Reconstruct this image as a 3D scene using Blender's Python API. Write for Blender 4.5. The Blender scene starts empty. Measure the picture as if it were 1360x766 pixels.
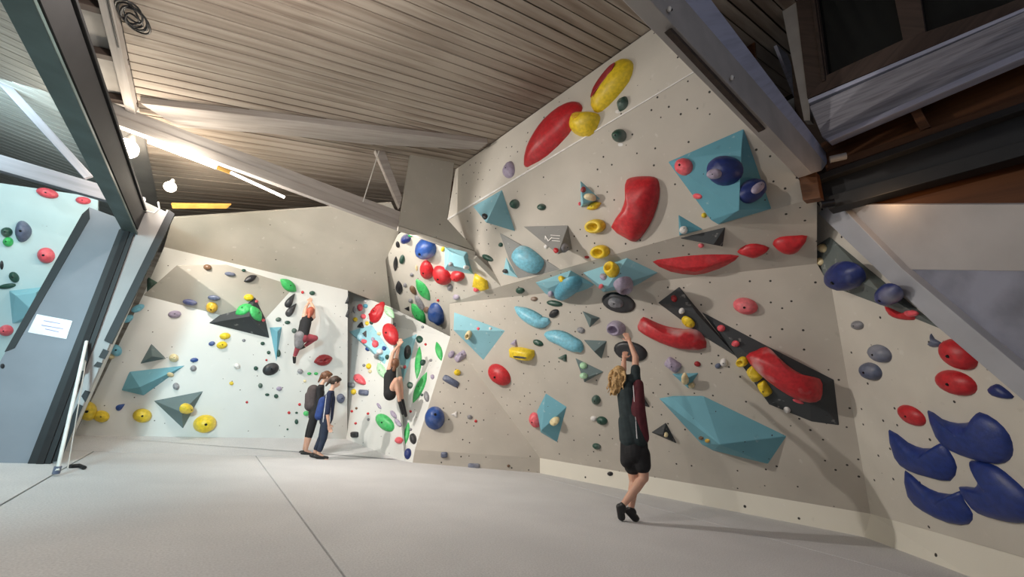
import bpy, bmesh, math, random
from mathutils import Vector as V, Matrix, noise
random.seed(7)
# ---------------------------------------------------------------- camera
F_PX=538.0; CAMH=0.95
def _basis():
    up=V((850-680,383+1300,-F_PX)).normalized()
    y=V((272-680,383-514,-F_PX)); y-=up*y.dot(up); y.normalize()
    return y.cross(up),y,up
_X,_Y,_Z=_basis()                      # world axes seen from the camera
RM=Matrix((_X,_Y,_Z))                  # camera -> world
O=V((0,0,CAMH))
sc=bpy.context.scene
cam=bpy.data.cameras.new('camera'); co=bpy.data.objects.new('camera',cam); sc.collection.objects.link(co)
cam.sensor_width=36; cam.lens=F_PX/1360*36; cam.clip_start=.02
co.matrix_world=Matrix.Translation(O)@RM.to_4x4(); sc.camera=co
sc.view_settings.view_transform='Standard'; sc.view_settings.look='None'; sc.view_settings.gamma=1
sc.view_settings.use_curve_mapping=False; sc.view_settings.exposure=0.0
# ---------------------------------------------------------------- world and lights
w=bpy.data.worlds.new('world'); sc.world=w; w.use_nodes=True
w.node_tree.nodes['Background'].inputs[0].default_value=(.62,.66,.74,1); w.node_tree.nodes['Background'].inputs[1].default_value=.10
def light(name,kind,loc,power,col,size=.2,target=None,sy=None,spread=None):
    l=bpy.data.lights.new(name,kind); l.energy=power; l.color=col
    if kind=='AREA':
        l.size=size
        if sy: l.shape='RECTANGLE'; l.size_y=sy
        if spread: l.spread=spread
    else: l.shadow_soft_size=size
    o=bpy.data.objects.new(name,l); sc.collection.objects.link(o); o.location=loc
    if target is not None: o.rotation_euler=(V(target)-V(loc)).to_track_quat('-Z','Y').to_euler()
    return o
light('key_light','POINT',(-.65,2.8,3.6),160,(1,.93,.85),.06)
light('left_bay_light','AREA',(-3.4,6.6,3.7),60,(.72,.95,1),1.6,(-2.6,9,1.2))
light('cool_hall_light','AREA',(-2.4,.2,2.5),36,(.62,.92,1),.7,(-.2,9,.9),None,.85)
light('unseen_daylight_right','AREA',(1.8,-2.2,5.0),10,(.55,.68,1),2.0,(4,2,4))  # blue area lamp added out of view for daylight from the upper right
light('hall_fill','AREA',(-1.0,-2.5,3.6),18,(1,.96,.92),2.0,(1.0,4,0))  # added soft fill lamp behind the camera
light('alcove_light','AREA',(2.0,6.3,3.6),25,(1,.93,.84),.5,(3.1,8.6,1.6))
def spot(name,loc,target,power,col,angle,size):
    o=light(name,'SPOT',loc,power,col,size,target); o.data.spot_size=math.radians(angle); o.data.spot_blend=.9; return o
spot('floodlight_beam',(-1.45,6.55,3.72),(3.2,6.2,2.6),820,(1,.94,.88),112,.06)
spot('bulb_lamp_beam',(-.95,7.5,3.3),(1.8,9.0,1.3),130,(1,.94,.87),125,.05)
# ---------------------------------------------------------------- pixel rays and planes
def ray(px,py): return (RM@V((px-680,383-py,-F_PX))).normalized()
def flo(px,py,z=0):
    d=ray(px,py); return O+d*((z-CAMH)/d.z)
def X(px,py,pl):
    d=ray(px,py); return O+d*((pl[0]-O).dot(pl[1])/d.dot(pl[1]))
def pl3(a,b,c):
    n=(b-a).cross(c-a).normalized()
    if n.dot(a-O)>0: n=-n
    return a,n
def tilt(a,b,deg):
    u=(b-a).normalized(); n=u.cross(V((0,0,1))).normalized()
    if n.dot(a-O)>0: n=-n
    up=u.cross(n)
    if up.z<0: up=-up
    t=math.radians(deg); return a,(n*math.cos(t)-up*math.sin(t))
def off(pl,h): return pl[0]+pl[1]*h,pl[1]
# ---------------------------------------------------------------- object helpers
COL=sc.collection
def tag(o,label=None,cat=None,group=None,kind=None):
    if label: o['label']=label
    if cat: o['category']=cat
    if group: o['group']=group
    if kind: o['kind']=kind
    return o
def empty(name,loc=(0,0,0)):
    o=bpy.data.objects.new(name,None); COL.objects.link(o); o.location=loc; o.empty_display_size=.1; return o
def link(name,me,mat,parent=None,mw=None,smooth=False):
    if isinstance(me,bmesh.types.BMesh):
        b=me; me=bpy.data.meshes.new(name); bmesh.ops.recalc_face_normals(b,faces=b.faces); b.to_mesh(me); b.free()
    o=bpy.data.objects.new(name,me); COL.objects.link(o)
    if mat: me.materials.append(mat)
    if smooth:
        for p in me.polygons: p.use_smooth=True
    if parent: o.parent=parent; pm=Matrix.Translation(parent.location) if parent.parent is None and parent.type=='EMPTY' else parent.matrix_basis.copy()
    if parent:
        o.matrix_basis=pm.inverted()@(mw if mw is not None else Matrix())
    elif mw is not None: o.matrix_basis=mw
    return o
def frame(p,n,xdir):
    x=(xdir-n*xdir.dot(n)).normalized(); y=n.cross(x)
    return Matrix(((x.x,y.x,n.x,p.x),(x.y,y.y,n.y,p.y),(x.z,y.z,n.z,p.z),(0,0,0,1)))
TRI=[]                                  # surfaces that holds can sit on
def addtris(pts,faces):
    for f in faces:
        for i in range(1,len(f)-1): TRI.append((pts[f[0]],pts[f[i]],pts[f[i+1]]))
def hit(px,py):
    d=ray(px,py); best=None
    for a,b,c in TRI:
        e1=b-a; e2=c-a; h=d.cross(e2); det=e1.dot(h)
        if abs(det)<1e-12: continue
        s=O-a; u=s.dot(h)/det
        if u<-1e-4 or u>1.0001: continue
        q=s.cross(e1); v=d.dot(q)/det
        if v<-1e-4 or u+v>1.0001: continue
        t=e2.dot(q)/det
        if t>.1 and (best is None or t<best[0]): best=(t,e1.cross(e2).normalized())
    if best is None: return None
    n=best[1]
    if n.dot(d)>0: n=-n
    return O+d*best[0],n
def bev(o,w,seg=2,ang=.5):
    m=o.modifiers.new('bevel','BEVEL'); m.width=w; m.segments=seg; m.limit_method='ANGLE'; m.angle_limit=ang; return o
def prism(name,pts,n,thick,mat,parent=None,reg=False,bevel=0):
    """flat panel: front polygon pts, body going back along -n"""
    p0=pts[0]; xd=(pts[1]-p0); mw=frame(p0,n,xd); inv=mw.inverted()
    b=bmesh.new(); fr=[b.verts.new(inv@p) for p in pts]; bk=[b.verts.new(inv@(p-n*thick)) for p in pts]
    b.faces.new(fr); b.faces.new(bk[::-1]); k=len(pts)
    for i in range(k): b.faces.new((fr[i],bk[i],bk[(i+1)%k],fr[(i+1)%k]))
    if reg: addtris(pts,[tuple(range(k))])
    o=link(name,b,mat,parent,mw)
    if bevel: bev(o,bevel)
    return o
def fpx(name,pxs,pl,mat,parent=None,thick=.05,reg=True,h=0,bevel=0):
    q=off(pl,h); return prism(name,[X(*p,q) for p in pxs],pl[1],thick,mat,parent,reg,bevel)
def box(name,a,b_,wd,ht,mat,parent=None,up=V((0,0,1)),bevel=.004):
    """beam from a to b with width wd and height ht"""
    a=V(a);b_=V(b_); x=(b_-a); L=x.length; x.normalize(); y=up.cross(x).normalized(); z=x.cross(y)
    mw=Matrix(((x.x,y.x,z.x,a.x),(x.y,y.y,z.y,a.y),(x.z,y.z,z.z,a.z),(0,0,0,1)))
    b=bmesh.new(); bmesh.ops.create_cube(b,size=1,matrix=Matrix.Translation((L/2,0,0))@Matrix.Diagonal((L,wd,ht,1)))
    o=link(name,b,mat,parent,mw)
    if bevel: bev(o,bevel,1)
    return o
def tube(name,pts,r,mat,parent=None,n=8,closed=False):
    cu=bpy.data.curves.new(name,'CURVE'); cu.dimensions='3D'; cu.bevel_depth=r; cu.bevel_resolution=2; cu.use_fill_caps=True
    s=cu.splines.new('POLY'); s.points.add(len(pts)-1); s.use_cyclic_u=closed
    for i,p in enumerate(pts): s.points[i].co=(*p,1)
    t=bpy.data.objects.new('t',cu); COL.objects.link(t); dg=bpy.context.evaluated_depsgraph_get()
    me=bpy.data.meshes.new_from_object(t.evaluated_get(dg)); bpy.data.objects.remove(t); me.name=name
    me.materials.clear()
    return link(name,me,mat,parent,None,True)
# ---------------------------------------------------------------- materials
def nt(name):
    m=bpy.data.materials.new(name); m.use_nodes=True; t=m.node_tree; return m,t,t.nodes['Principled BSDF']
def N(t,typ,**k):
    n=t.nodes.new(typ)
    for a,v in k.items(): setattr(n,a,v)
    return n
def mixc(t,fac,a,b):
    m=N(t,'ShaderNodeMix',data_type='RGBA')
    if isinstance(fac,(int,float)): m.inputs[0].default_value=fac
    else: t.links.new(fac,m.inputs[0])
    for s,i in ((a,6),(b,7)):
        if isinstance(s,tuple): m.inputs[i].default_value=(*s[:3],1)
        else: t.links.new(s,m.inputs[i])
    return m.outputs[2]
def ramp(t,src,a,b,ca=0,cb=1):
    r=N(t,'ShaderNodeMapRange'); t.links.new(src,r.inputs[0])
    r.inputs[1].default_value=a; r.inputs[2].default_value=b; r.inputs[3].default_value=ca; r.inputs[4].default_value=cb
    return r.outputs[0]
def tex(t,typ,scale,vec=None,detail=3,rough=.5,dist=0):
    n=N(t,typ); n.inputs['Scale'].default_value=scale
    if 'Detail' in n.inputs: n.inputs['Detail'].default_value=detail
    if 'Distortion' in n.inputs: n.inputs['Distortion'].default_value=dist
    if vec is None:
        c=N(t,'ShaderNodeTexCoord'); vec=c.outputs['Object']
    t.links.new(vec,n.inputs['Vector']); return n
def bump(t,bs,src,strength,dist=.01):
    b=N(t,'ShaderNodeBump'); b.inputs['Strength'].default_value=strength; b.inputs['Distance'].default_value=dist
    t.links.new(src,b.inputs['Height']); t.links.new(b.outputs[0],bs.inputs['Normal'])
def plain(name,c,r=.6,metal=0,var=.12,sc_=8,bmp=.1):
    m,t,bs=nt(name); n=tex(t,'ShaderNodeTexNoise',sc_,detail=5)
    d=tuple(x*(1-var) for x in c); l=tuple(min(1,x*(1+var)) for x in c)
    t.links.new(mixc(t,ramp(t,n.outputs[0],.35,.65),d,l),bs.inputs['Base Color'])
    bs.inputs['Roughness'].default_value=r; bs.inputs['Metallic'].default_value=metal
    n2=tex(t,'ShaderNodeTexNoise',sc_*12,detail=3); bump(t,bs,n2.outputs[0],bmp,.004); return m
def wallmat(name,c,dots=True,grid=6,dot=.07,stain=.10):
    """painted textured ply with T-nut holes"""
    m,t,bs=nt(name); tc=N(t,'ShaderNodeTexCoord'); ob=tc.outputs['Object']
    n=tex(t,'ShaderNodeTexNoise',1.3,ob,6); n3=tex(t,'ShaderNodeTexNoise',9,ob,4)
    col=mixc(t,ramp(t,n.outputs[0],.3,.7),tuple(x*(1-stain) for x in c),tuple(x*(1+stain*.6) for x in c))
    # small chalk and rubber scuffs
    col=mixc(t,ramp(t,n3.outputs[0],.66,.74,0,.25),col,(.8,.78,.74)); 
    n4=tex(t,'ShaderNodeTexNoise',6.3,ob,7); col=mixc(t,ramp(t,n4.outputs[0],.68,.78,0,.35),col,tuple(x*.5 for x in c))
    if dots:
        s=N(t,'ShaderNodeVectorMath',operation='MULTIPLY'); s.inputs[1].default_value=(1,1,0); t.links.new(ob,s.inputs[0])
        v=N(t,'ShaderNodeTexVoronoi'); v.inputs['Scale'].default_value=grid; v.inputs['Randomness'].default_value=.3; t.links.new(s.outputs[0],v.inputs['Vector'])
        col=mixc(t,ramp(t,v.outputs['Distance'],dot,dot*1.35,1,0),col,(.03,.027,.025))
    t.links.new(col,bs.inputs['Base Color']); bs.inputs['Roughness'].default_value=.75
    n2=tex(t,'ShaderNodeTexNoise',130,ob,2); bump(t,bs,n2.outputs[0],.25,.003); return m
def holdmat(name,c,chalk=.35,r=.42,c2=None):
    m,t,bs=nt(name); tc=N(t,'ShaderNodeTexCoord'); oi=N(t,'ShaderNodeObjectInfo')
    ad=N(t,'ShaderNodeVectorMath',operation='ADD'); t.links.new(tc.outputs['Object'],ad.inputs[0]); t.links.new(oi.outputs['Location'],ad.inputs[1])
    n=tex(t,'ShaderNodeTexNoise',3.2,ad.outputs[0],2); n1=tex(t,'ShaderNodeTexNoise',22,ad.outputs[0],4)
    col=mixc(t,ramp(t,n1.outputs[0],.4,.6),tuple(x*.86 for x in c),tuple(min(1,x*1.08) for x in c))
    if c2: col=mixc(t,ramp(t,n.outputs[0],.46,.56),col,c2)
    if chalk: col=mixc(t,ramp(t,n.outputs[0],.52,.8,0,chalk),col,(.82,.8,.78))
    t.links.new(col,bs.inputs['Base Color']); bs.inputs['Roughness'].default_value=r
    n2=tex(t,'ShaderNodeTexNoise',90,ad.outputs[0],2); bump(t,bs,n2.outputs[0],.3,.003); return m
def woodmat(name,c,dark,scale=(1,14,14),r=.7,amt=.55):
    m,t,bs=nt(name); tc=N(t,'ShaderNodeTexCoord'); oi=N(t,'ShaderNodeObjectInfo')
    mp=N(t,'ShaderNodeMapping'); mp.inputs['Scale'].default_value=scale; t.links.new(tc.outputs['Object'],mp.inputs[0])
    ad=N(t,'ShaderNodeVectorMath',operation='ADD'); t.links.new(mp.outputs[0],ad.inputs[0]); t.links.new(oi.outputs['Location'],ad.inputs[1])
    n=tex(t,'ShaderNodeTexNoise',1.6,ad.outputs[0],8,dist=.15)
    col=mixc(t,ramp(t,n.outputs[0],.42,.68,0,amt),c,dark)
    rr=ramp(t,oi.outputs['Random'],0,1,.0,.28); col=mixc(t,rr,col,dark)
    t.links.new(col,bs.inputs['Base Color']); bs.inputs['Roughness'].default_value=r
    bump(t,bs,n.outputs[0],.3,.004); return m
def emit(name,c,s):
    m,t,bs=nt(name); bs.inputs['Base Color'].default_value=(*c,1); bs.inputs['Emission Color'].default_value=(*c,1); bs.inputs['Emission Strength'].default_value=s; return m
M={}
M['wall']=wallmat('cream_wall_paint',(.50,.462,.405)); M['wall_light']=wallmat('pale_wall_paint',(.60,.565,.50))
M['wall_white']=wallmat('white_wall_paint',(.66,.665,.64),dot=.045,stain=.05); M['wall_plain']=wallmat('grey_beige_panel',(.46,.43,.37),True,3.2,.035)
M['kick']=wallmat('kickboard_paint',(.74,.71,.62),True,3.2,.05,.04)
M['bay']=wallmat('far_bay_wall_paint',(.52,.66,.68),True,4,.03)
M['black_paint']=plain('black_paint',(.010,.011,.013),.6); M['grey_board']=plain('grey_board',(.23,.245,.28),.6,0,.06,2)
M['pink_board']=plain('pale_board',(.38,.365,.365),.6,0,.06,2); M['steel_green']=plain('green_grey_steel',(.10,.145,.14),.5,.2,.2,3)
M['steel_dark']=plain('dark_steel',(.012,.011,.012),.75,.0); M['white_wood']=woodmat('white_painted_timber',(.47,.43,.40),(.28,.24,.21))
M['ceil']=woodmat('limewashed_board',(.42,.36,.30),(.15,.105,.075),(.4,5,5),.75,.75); M['ceil_left']=woodmat('pale_board_left',(.62,.66,.64),(.3,.3,.28),(1.2,9,9),.75)
M['groove']=plain('dark_gap',(.05,.035,.025),.9); M['grey_sheet']=plain('grey_roof_sheet',(.32,.30,.28),.6,0,.1,3)
M['brown']=woodmat('dark_brown_timber',(.07,.045,.035),(.02,.014,.01)); M['orange_wood']=woodmat('varnished_orange_timber',(.13,.05,.018),(.04,.014,.006),r=.4)
M['blue_lit_white']=woodmat('blue_lit_white_timber',(.50,.52,.66),(.32,.33,.42)); M['old_beam']=woodmat('weathered_white_beam',(.40,.40,.45),(.16,.15,.17),(1.5,20,20),.8,.8)  # first one: white timber with bluish daylight put into its colour
M['mezz']=plain('pale_upper_panel',(.38,.365,.37),.6,0,.08,2); M['mezz_blue']=plain('scuffed_grey_panel',(.20,.21,.27),.5,0,.35,2)
M['grey_timber']=woodmat('grey_painted_timber',(.27,.27,.31),(.15,.15,.17))
M['beam_grey']=plain('beam_grey_paint',(.40,.375,.36),.7,0,.1,3)
M['slant']=plain('slanting_board_paint',(.36,.37,.41),.6,0,.08,2)
M['glass']=plain('dark_glass',(.012,.014,.014),.12,0,.05); M['orange_tip']=plain('orange_timber',(.7,.38,.08),.6)
M['white_plastic']=plain('white_plastic',(.8,.78,.74),.4); M['cable']=plain('black_cable',(.012,.011,.012),.5)
M['paper']=plain('paper_sheet',(.74,.72,.78),.3,0,.05); M['ink']=plain('faded_ink',(.35,.28,.45),.5); M['bolt']=plain('black_bolt',(.015,.015,.017),.35,.6)
M['lamp']=emit('lamp_glow',(1,.88,.7),22); M['tube']=emit('tube_glow',(1,.93,.82),9)
M['chalkwhite']=plain('chalk',(.82,.8,.77),.9)
HC=dict(red=(.52,.018,.026),pink=(.78,.10,.13),darkred=(.30,.015,.02),yellow=(.78,.56,.025),cream=(.74,.62,.36),orange=(.72,.42,.03),
 green=(.05,.46,.12),pale_green=(.42,.70,.45),dark_green=(.02,.07,.05),blue=(.02,.07,.27),navy=(.014,.03,.16),slate=(.10,.12,.19),light_blue=(.20,.52,.66),
 cyan=(.10,.36,.50),lilac=(.36,.31,.42),grey=(.24,.24,.26),black=(.022,.022,.026),white=(.72,.70,.68),brown=(.16,.09,.05),sky=(.06,.34,.50),crescent=(.012,.035,.20))
CH=dict(red=.08,pink=.2,green=.12,navy=.45,blue=.3,light_blue=.35,black=.1,yellow=.12,orange=.1,crescent=.03,slate=.35,dark_green=.3,darkred=.06,cyan=.15,sky=.12)
H={k:holdmat(k+'_resin',c,CH.get(k,.22)) for k,c in HC.items()}
H['red_worn']=holdmat('red_worn_resin',(.50,.02,.028),.6,.45)
def volmat(name,c,marks=.5,dots=True):
    m=wallmat(name,c,dots,7.5,.05,.12); return m
VM=dict(mid=volmat('soft_blue_volume_paint',(.24,.48,.56)),sky=volmat('sky_blue_volume_paint',(.15,.38,.47)),light=volmat('pale_blue_volume_paint',(.30,.58,.66)),dark=volmat('charcoal_volume_paint',(.045,.05,.055)),
 slate=volmat('slate_volume_paint',(.13,.18,.185)),greygreen=volmat('grey_green_volume_paint',(.13,.155,.15)),grey=volmat('grey_volume_paint',(.26,.26,.25)),blue=volmat('azure_volume_paint',(.11,.32,.41)))
# ================================================================ the setting
D=flo(717,628);E_=flo(1148,713);F_=flo(1289,766);C=flo(548,614);C0=flo(537,612);F2=flo(1480,832)
kDE=tilt(D,E_,0);Dt=X(717,608,kDE);Et=X(1156,682,kDE);kCD=tilt(C,D,0);Ct=X(551,597,kCD)
kEF=tilt(E_,F_,0);Ft=X(1360,740,kEF)
PM2=tilt(Dt,Et,26);P=X(598,447,PM2);Q=X(597,403,PM2);S1=X(1085,350,PM2);G=X(1105,385,PM2)
PSo=tilt(Q,S1,65);U2=X(683,376,PSo);U1=X(1085,262,PSo)
PUp=tilt(U2,U1,30);R0=X(594.5,291,PUp);R1=X(930,90,PUp);PSt=tilt(R0,R1,8)
T0=X(605,225,PSt);T1=X(885,25,PSt)
PR=pl3(Et,G,Ft)
A=flo(100,576,.12);B=flo(460,580,.25);PBW=tilt(A,B,0)
PO1=tilt(X(218,328,PBW),X(460,385,PBW),50)
PW2=tilt(B,C0,0)
U2=X(665,380,PSo)
d=ray(512,345);N1=O+d*(8.5/d.y)
PF1=pl3(Q,U2,N1)
PW3=pl3(C,P,C0+V((0,0,0)))
K=X(519,408,PF1);PT=pl3(K,P,X(519,433,PW3))
# ceiling: boards climb to the right, purlins run along Y
sl=.30; sy=((T1.z-T0.z)-sl*(T1.x-T0.x))/(T1.y-T0.y)
zc=lambda x,y=4.0: T0.z+.02+(x-T0.x)*sl+(y-T0.y)*sy
cdir=V((1,0,sl)).normalized(); CN=V((sl,sy,-1)).normalized()
PC=(V((0,4,zc(0,4))),CN)
# floor
fl_=empty('floor'); tag(fl_,kind='structure')
matm,t,bs=nt('grey_carpet_mat')
n=tex(t,'ShaderNodeTexNoise',1.1,detail=6); n2=tex(t,'ShaderNodeTexNoise',75,detail=4,rough=.7); n5=tex(t,'ShaderNodeTexNoise',24,detail=6)
col=mixc(t,ramp(t,n.outputs[0],.3,.7),(.60,.60,.61),(.70,.70,.705)); col=mixc(t,ramp(t,n2.outputs[0],.35,.7,0,.5),col,(.40,.40,.41)); col=mixc(t,ramp(t,n5.outputs[0],.6,.75,0,.35),col,(.62,.61,.6))
t.links.new(col,bs.inputs['Base Color']); bs.inputs['Roughness'].default_value=.95; bump(t,bs,n2.outputs[0],.6,.004); M['mat']=matm
xs=[-9,flo(0,671).x,flo(400,687).x,flo(900,682).x,9]
ybk=flo(410,607).y
g=.007
for i in range(4):
    ys=[-4.0,3.9 if i!=1 else 3.9,ybk+.02] if i<3 else [-4.0,ybk+1]
    ys=[-4.0,ybk+.02] if i in(1,2) else ys
    for y0,y1 in zip(ys,ys[1:]):
        o=prism('mat',[V((xs[i]+g,y0+g,0)),V((xs[i+1]-g,y0+g,0)),V((xs[i+1]-g,y1-g,0)),V((xs[i]+g,y1-g,0))],V((0,0,1)),.3,M['mat'],fl_,False,.003)
gm=plain('floor_gap',(.05,.05,.05),.9)
prism('subfloor',[V((-10,-5,-.06)),V((9.5,-5,-.06)),V((9.5,12,-.06)),V((-10,12,-.06))],V((0,0,1)),.05,gm,fl_)
# sloping mat behind the line, rising to the back wall
b=bmesh.new(); yl=ybk+.03
v=[b.verts.new(p) for p in (V((-9,yl,0)),V((C0.x+.25,yl,0)),C0+V((.25,.1,0)),B+V((.3,.35,.02)),A+V((-.9,.2,-.0)),V((-9,A.y+.2,.12)))]
b.faces.new(v); r_=bmesh.ops.extrude_face_region(b,geom=list(b.faces)); 
for q in r_['geom']:
    if isinstance(q,bmesh.types.BMVert): q.co.z-=.3
link('sloping_mat',b,M['mat'],fl_)
# right-hand climbing wall
wr=empty('wall_right'); tag(wr,kind='structure')
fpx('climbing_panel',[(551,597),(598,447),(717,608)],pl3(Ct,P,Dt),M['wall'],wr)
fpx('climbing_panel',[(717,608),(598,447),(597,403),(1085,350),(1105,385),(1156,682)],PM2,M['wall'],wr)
prism('kickboard',[C,D,Dt,Ct],kCD[1],.04,M['wall'],wr,True)
prism('kickboard',[D,E_,Et,Dt],kDE[1],.04,M['kick'],wr,True)
F2t=X(1500,790,kEF)
prism('kickboard',[E_,F_,X(1430,828,kEF),X(1430,760,kEF),Ft,Et],kEF[1],.04,M['kick'],wr,True)
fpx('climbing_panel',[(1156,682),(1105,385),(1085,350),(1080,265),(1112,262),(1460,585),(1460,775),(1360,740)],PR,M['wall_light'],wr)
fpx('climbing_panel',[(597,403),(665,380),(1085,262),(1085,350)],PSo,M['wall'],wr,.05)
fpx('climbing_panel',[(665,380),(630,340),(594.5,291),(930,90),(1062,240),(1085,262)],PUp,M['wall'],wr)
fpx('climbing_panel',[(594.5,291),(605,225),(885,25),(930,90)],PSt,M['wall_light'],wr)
fpx('seam_strip',[(594.5,292),(930,91),(931,89),(594,290)],off(PUp,.012),M['chalkwhite'],wr,.02,False)
fpx('climbing_panel',[(512,345),(519,408),(598,447),(597,403),(665,380),(629,345),(560,317),(535,307),(528,312)],PF1,M['wall_light'],wr,.12)
fpx('climbing_panel',[(519,408),(519,433),(598,447)],PT,M['wall_white'],wr)
fpx('climbing_panel',[(519,433),(537,612),(548,614),(598,447)],PW3,M['wall_white'],wr)
# back wall
wb=empty('wall_back'); tag(wb,kind='structure')
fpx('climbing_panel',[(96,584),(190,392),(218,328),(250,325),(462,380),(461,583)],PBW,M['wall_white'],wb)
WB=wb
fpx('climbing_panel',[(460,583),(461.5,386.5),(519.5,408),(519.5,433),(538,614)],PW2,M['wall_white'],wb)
fpx('overhang_panel',[(218,328),(460,385),(519,408),(512,345),(528,312),(535,300),(520,270),(229,290)],PO1,M['wall_plain'],wb,.06)
# side return between the frame edge and the back wall
a0=X(98,580,PBW);a1=X(222,300,PBW)
b=bmesh.new(); q0=X(72,612,tilt(flo(72,612),flo(60,612),0)); q1=X(226,280,tilt(flo(72,612),flo(60,612),0))
prism('side_return',[a0,a1,q1,q0],(a1-a0).cross(q0-a0).normalized()*(-1 if (a1-a0).cross(q0-a0).dot(a0-O)>0 else 1),.04,M['wall_white'],wb,True)
# partition between the bays
yp=flo(40,615).y; PP=(V((0,yp,0)),V((0,-1,0)))
wl=empty('wall_left'); tag(wl,kind='structure')
fpx('grey_board',[(-30,628),(-30,528),(0,480),(118,275),(172,295),(46,620)],PP,M['grey_board'],wl,.1)
fpx('pale_board',[(60,620),(168,300),(180,262),(222,282),(76,616)],PP,M['pink_board'],wl,.1,True,-.02)
fpx('black_edge',[(6,467),(19,462),(119,290),(118,276),(109,284)],PP,M['black_paint'],wl,.03,False,.012)
fpx('black_edge',[(138,452),(148,457),(232,284),(224,278)],PP,M['black_paint'],wl,.06,False,.012)
for q in ([(131,474),(137,463),(145,466),(139,477)],[(124,486),(129,480),(136,482),(133,488)],[(108,526),(113,518),(120,520),(113,534)],[(67,613),(103,536),(110,539),(80,612)]):
    fpx('black_edge',q,PP,M['black_paint'],wl,.02,False,.006)
# left bay wall
PL=(V((0,9.6,0)),V((0,-.97,-.24)).normalized())
wf=empty('wall_left_bay'); tag(wf,kind='structure')
fpx('climbing_panel',[(-200,640),(-200,180),(0,243),(130,262),(130,330),(60,470),(20,640)],PL,M['bay'],wf,.05)
# ceiling
ce=empty('ceiling'); tag(ce,kind='structure')
tim=X(176,100,PC); xl=tim.x
wd=.15; y=-1.5
cp=lambda x,y,h=0: V((x,y,zc(x,y)+h))
while y<13:
    x0,x1=xl,7.2
    dz=random.uniform(-.004,.004); gp=random.choice([.008,.010,.014,.022])
    if y>6.9: x1=4.6
    p=[cp(x0,y+gp/2),cp(x1,y+gp/2),cp(x1,y+wd-gp/2),cp(x0,y+wd-gp/2)]
    prism('ceiling_board',[q+CN*dz for q in p],CN,.02,M['ceil'],ce); y+=wd
xs_=X(62,60,PC).x
prism('roof_deck',[cp(xs_,-2,.06),cp(7.5,-2,.06),cp(7.5,13,.06),cp(xs_,13,.06)],CN,.02,M['groove'],ce)
prism('roof_sheet',[cp(xs_,-2,.05),cp(xl,-2,.05),cp(xl,13,.05),cp(xs_,13,.05)],CN,.02,M['grey_sheet'],ce)
for px_,py_ in ((125,8),(140,72),(150,130)):
    c_=X(px_,py_,PC); box('purlin',cp(xs_,c_.y),cp(xl,c_.y),.09,.08,M['brown'],ce)
tb=box('eaves_timber',cp(xl-.05,-2,-.05),cp(xl-.05,X(183,142,PC).y,-.05),.10,.10,M['white_wood'],ce)
prism('end_wall',[V((-9,13,0)),V((7,13,0)),V((7,13,8)),V((-9,13,8))],V((0,-1,0)),.1,M['ceil'],ce)
wo=empty('wall_right_outer'); tag(wo,kind='structure')
prism('board_wall',[V((7.6,-5,-.3)),V((7.6,3.5,-.3)),V((7.6,3.5,7.5)),V((7.6,-5,7.5))],V((-1,0,0)),.1,M['wall_plain'],wo)
def proj(p):
    q=RM.transposed()@(V(p)-O); return 680+F_PX*q.x/-q.z,383-F_PX*q.y/-q.z
# steel column and rafter
sc_=empty('steel_column',(X(40,617,PP).x,yp,0)); tag(sc_,'black steel column standing between the two grey and pale boards of the left partition','column')
fpx('flange',[(34,622),(158,305),(186,287),(66,618)],PP,M['black_paint'],sc_,.06,False,.035)
fpx('web',[(46,620),(166,303),(176,297),(56,620)],PP,M['steel_dark'],sc_,.04,False,.055)
pb=X(158,302,PP); zb=pb.z
def fitx(line,z):
    lo,hi=-3,1
    for _ in range(50):
        m=(lo+hi)/2; u,v=proj((m,yp,z)); xl_=272-(514-v)*line
        if u<xl_: lo=m
        else: hi=m
    return m
x1=fitx(266/514,zb); x2=fitx(222/514,zb)
lo,hi=zb,zb+1.5
for _ in range(50):
    m=(lo+hi)/2; u,v=proj((x2,yp,m))
    if u-(272-(514-v)*(172/514))<0: lo=m
    else: hi=m
zt=m
zt=max(zb+.12,min(zt,zb+.45))
rf=empty('steel_rafter',((x1+x2)/2,yp,zb)); tag(rf,'long green-grey steel rafter running overhead from the black column','beam')
def bx(name,lo_,hi_,mat,parent=None,bevel=.004):
    c=[(a+b_)/2 for a,b_ in zip(lo_,hi_)]; s=[abs(b_-a) for a,b_ in zip(lo_,hi_)]
    b=bmesh.new(); bmesh.ops.create_cube(b,size=1,matrix=Matrix.Diagonal((*s,1)))
    o=link(name,b,mat,parent,Matrix.Translation(c)); return bev(o,bevel,1) if bevel else o
bx('lower_flange',(x1,-1.5,zb-.03),(x2,yp+.05,zb),M['steel_green'],rf)
bx('web',((x1+x2)/2-.015,-1.5,zb),((x1+x2)/2+.015,yp+.05,zt),M['steel_dark'],rf)
bx('upper_flange',(x1,-1.5,zt),(x2,yp+.05,zt+.03),M['steel_dark'],rf)
bx('side_plate',(x2-.03,-1.5,zb+.03),(x2-.01,yp,zt-.02),M['steel_dark'],rf)
# left bay ceiling
cl_=empty('ceiling_left_bay'); tag(cl_,kind='structure')
y=-1.0
zl=lambda x: zc(xs_,4)-(x-xs_)*.10
CL=V((-.10,0,-1)).normalized()
while y<13:
    prism('ceiling_board',[V((xs_-7,y+.004,zl(xs_-7))),V((xs_,y+.004,zl(xs_))),V((xs_,y+.142,zl(xs_))),V((xs_-7,y+.142,zl(xs_-7)))],CL,.02,M['ceil_left'],cl_); y+=.15
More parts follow.
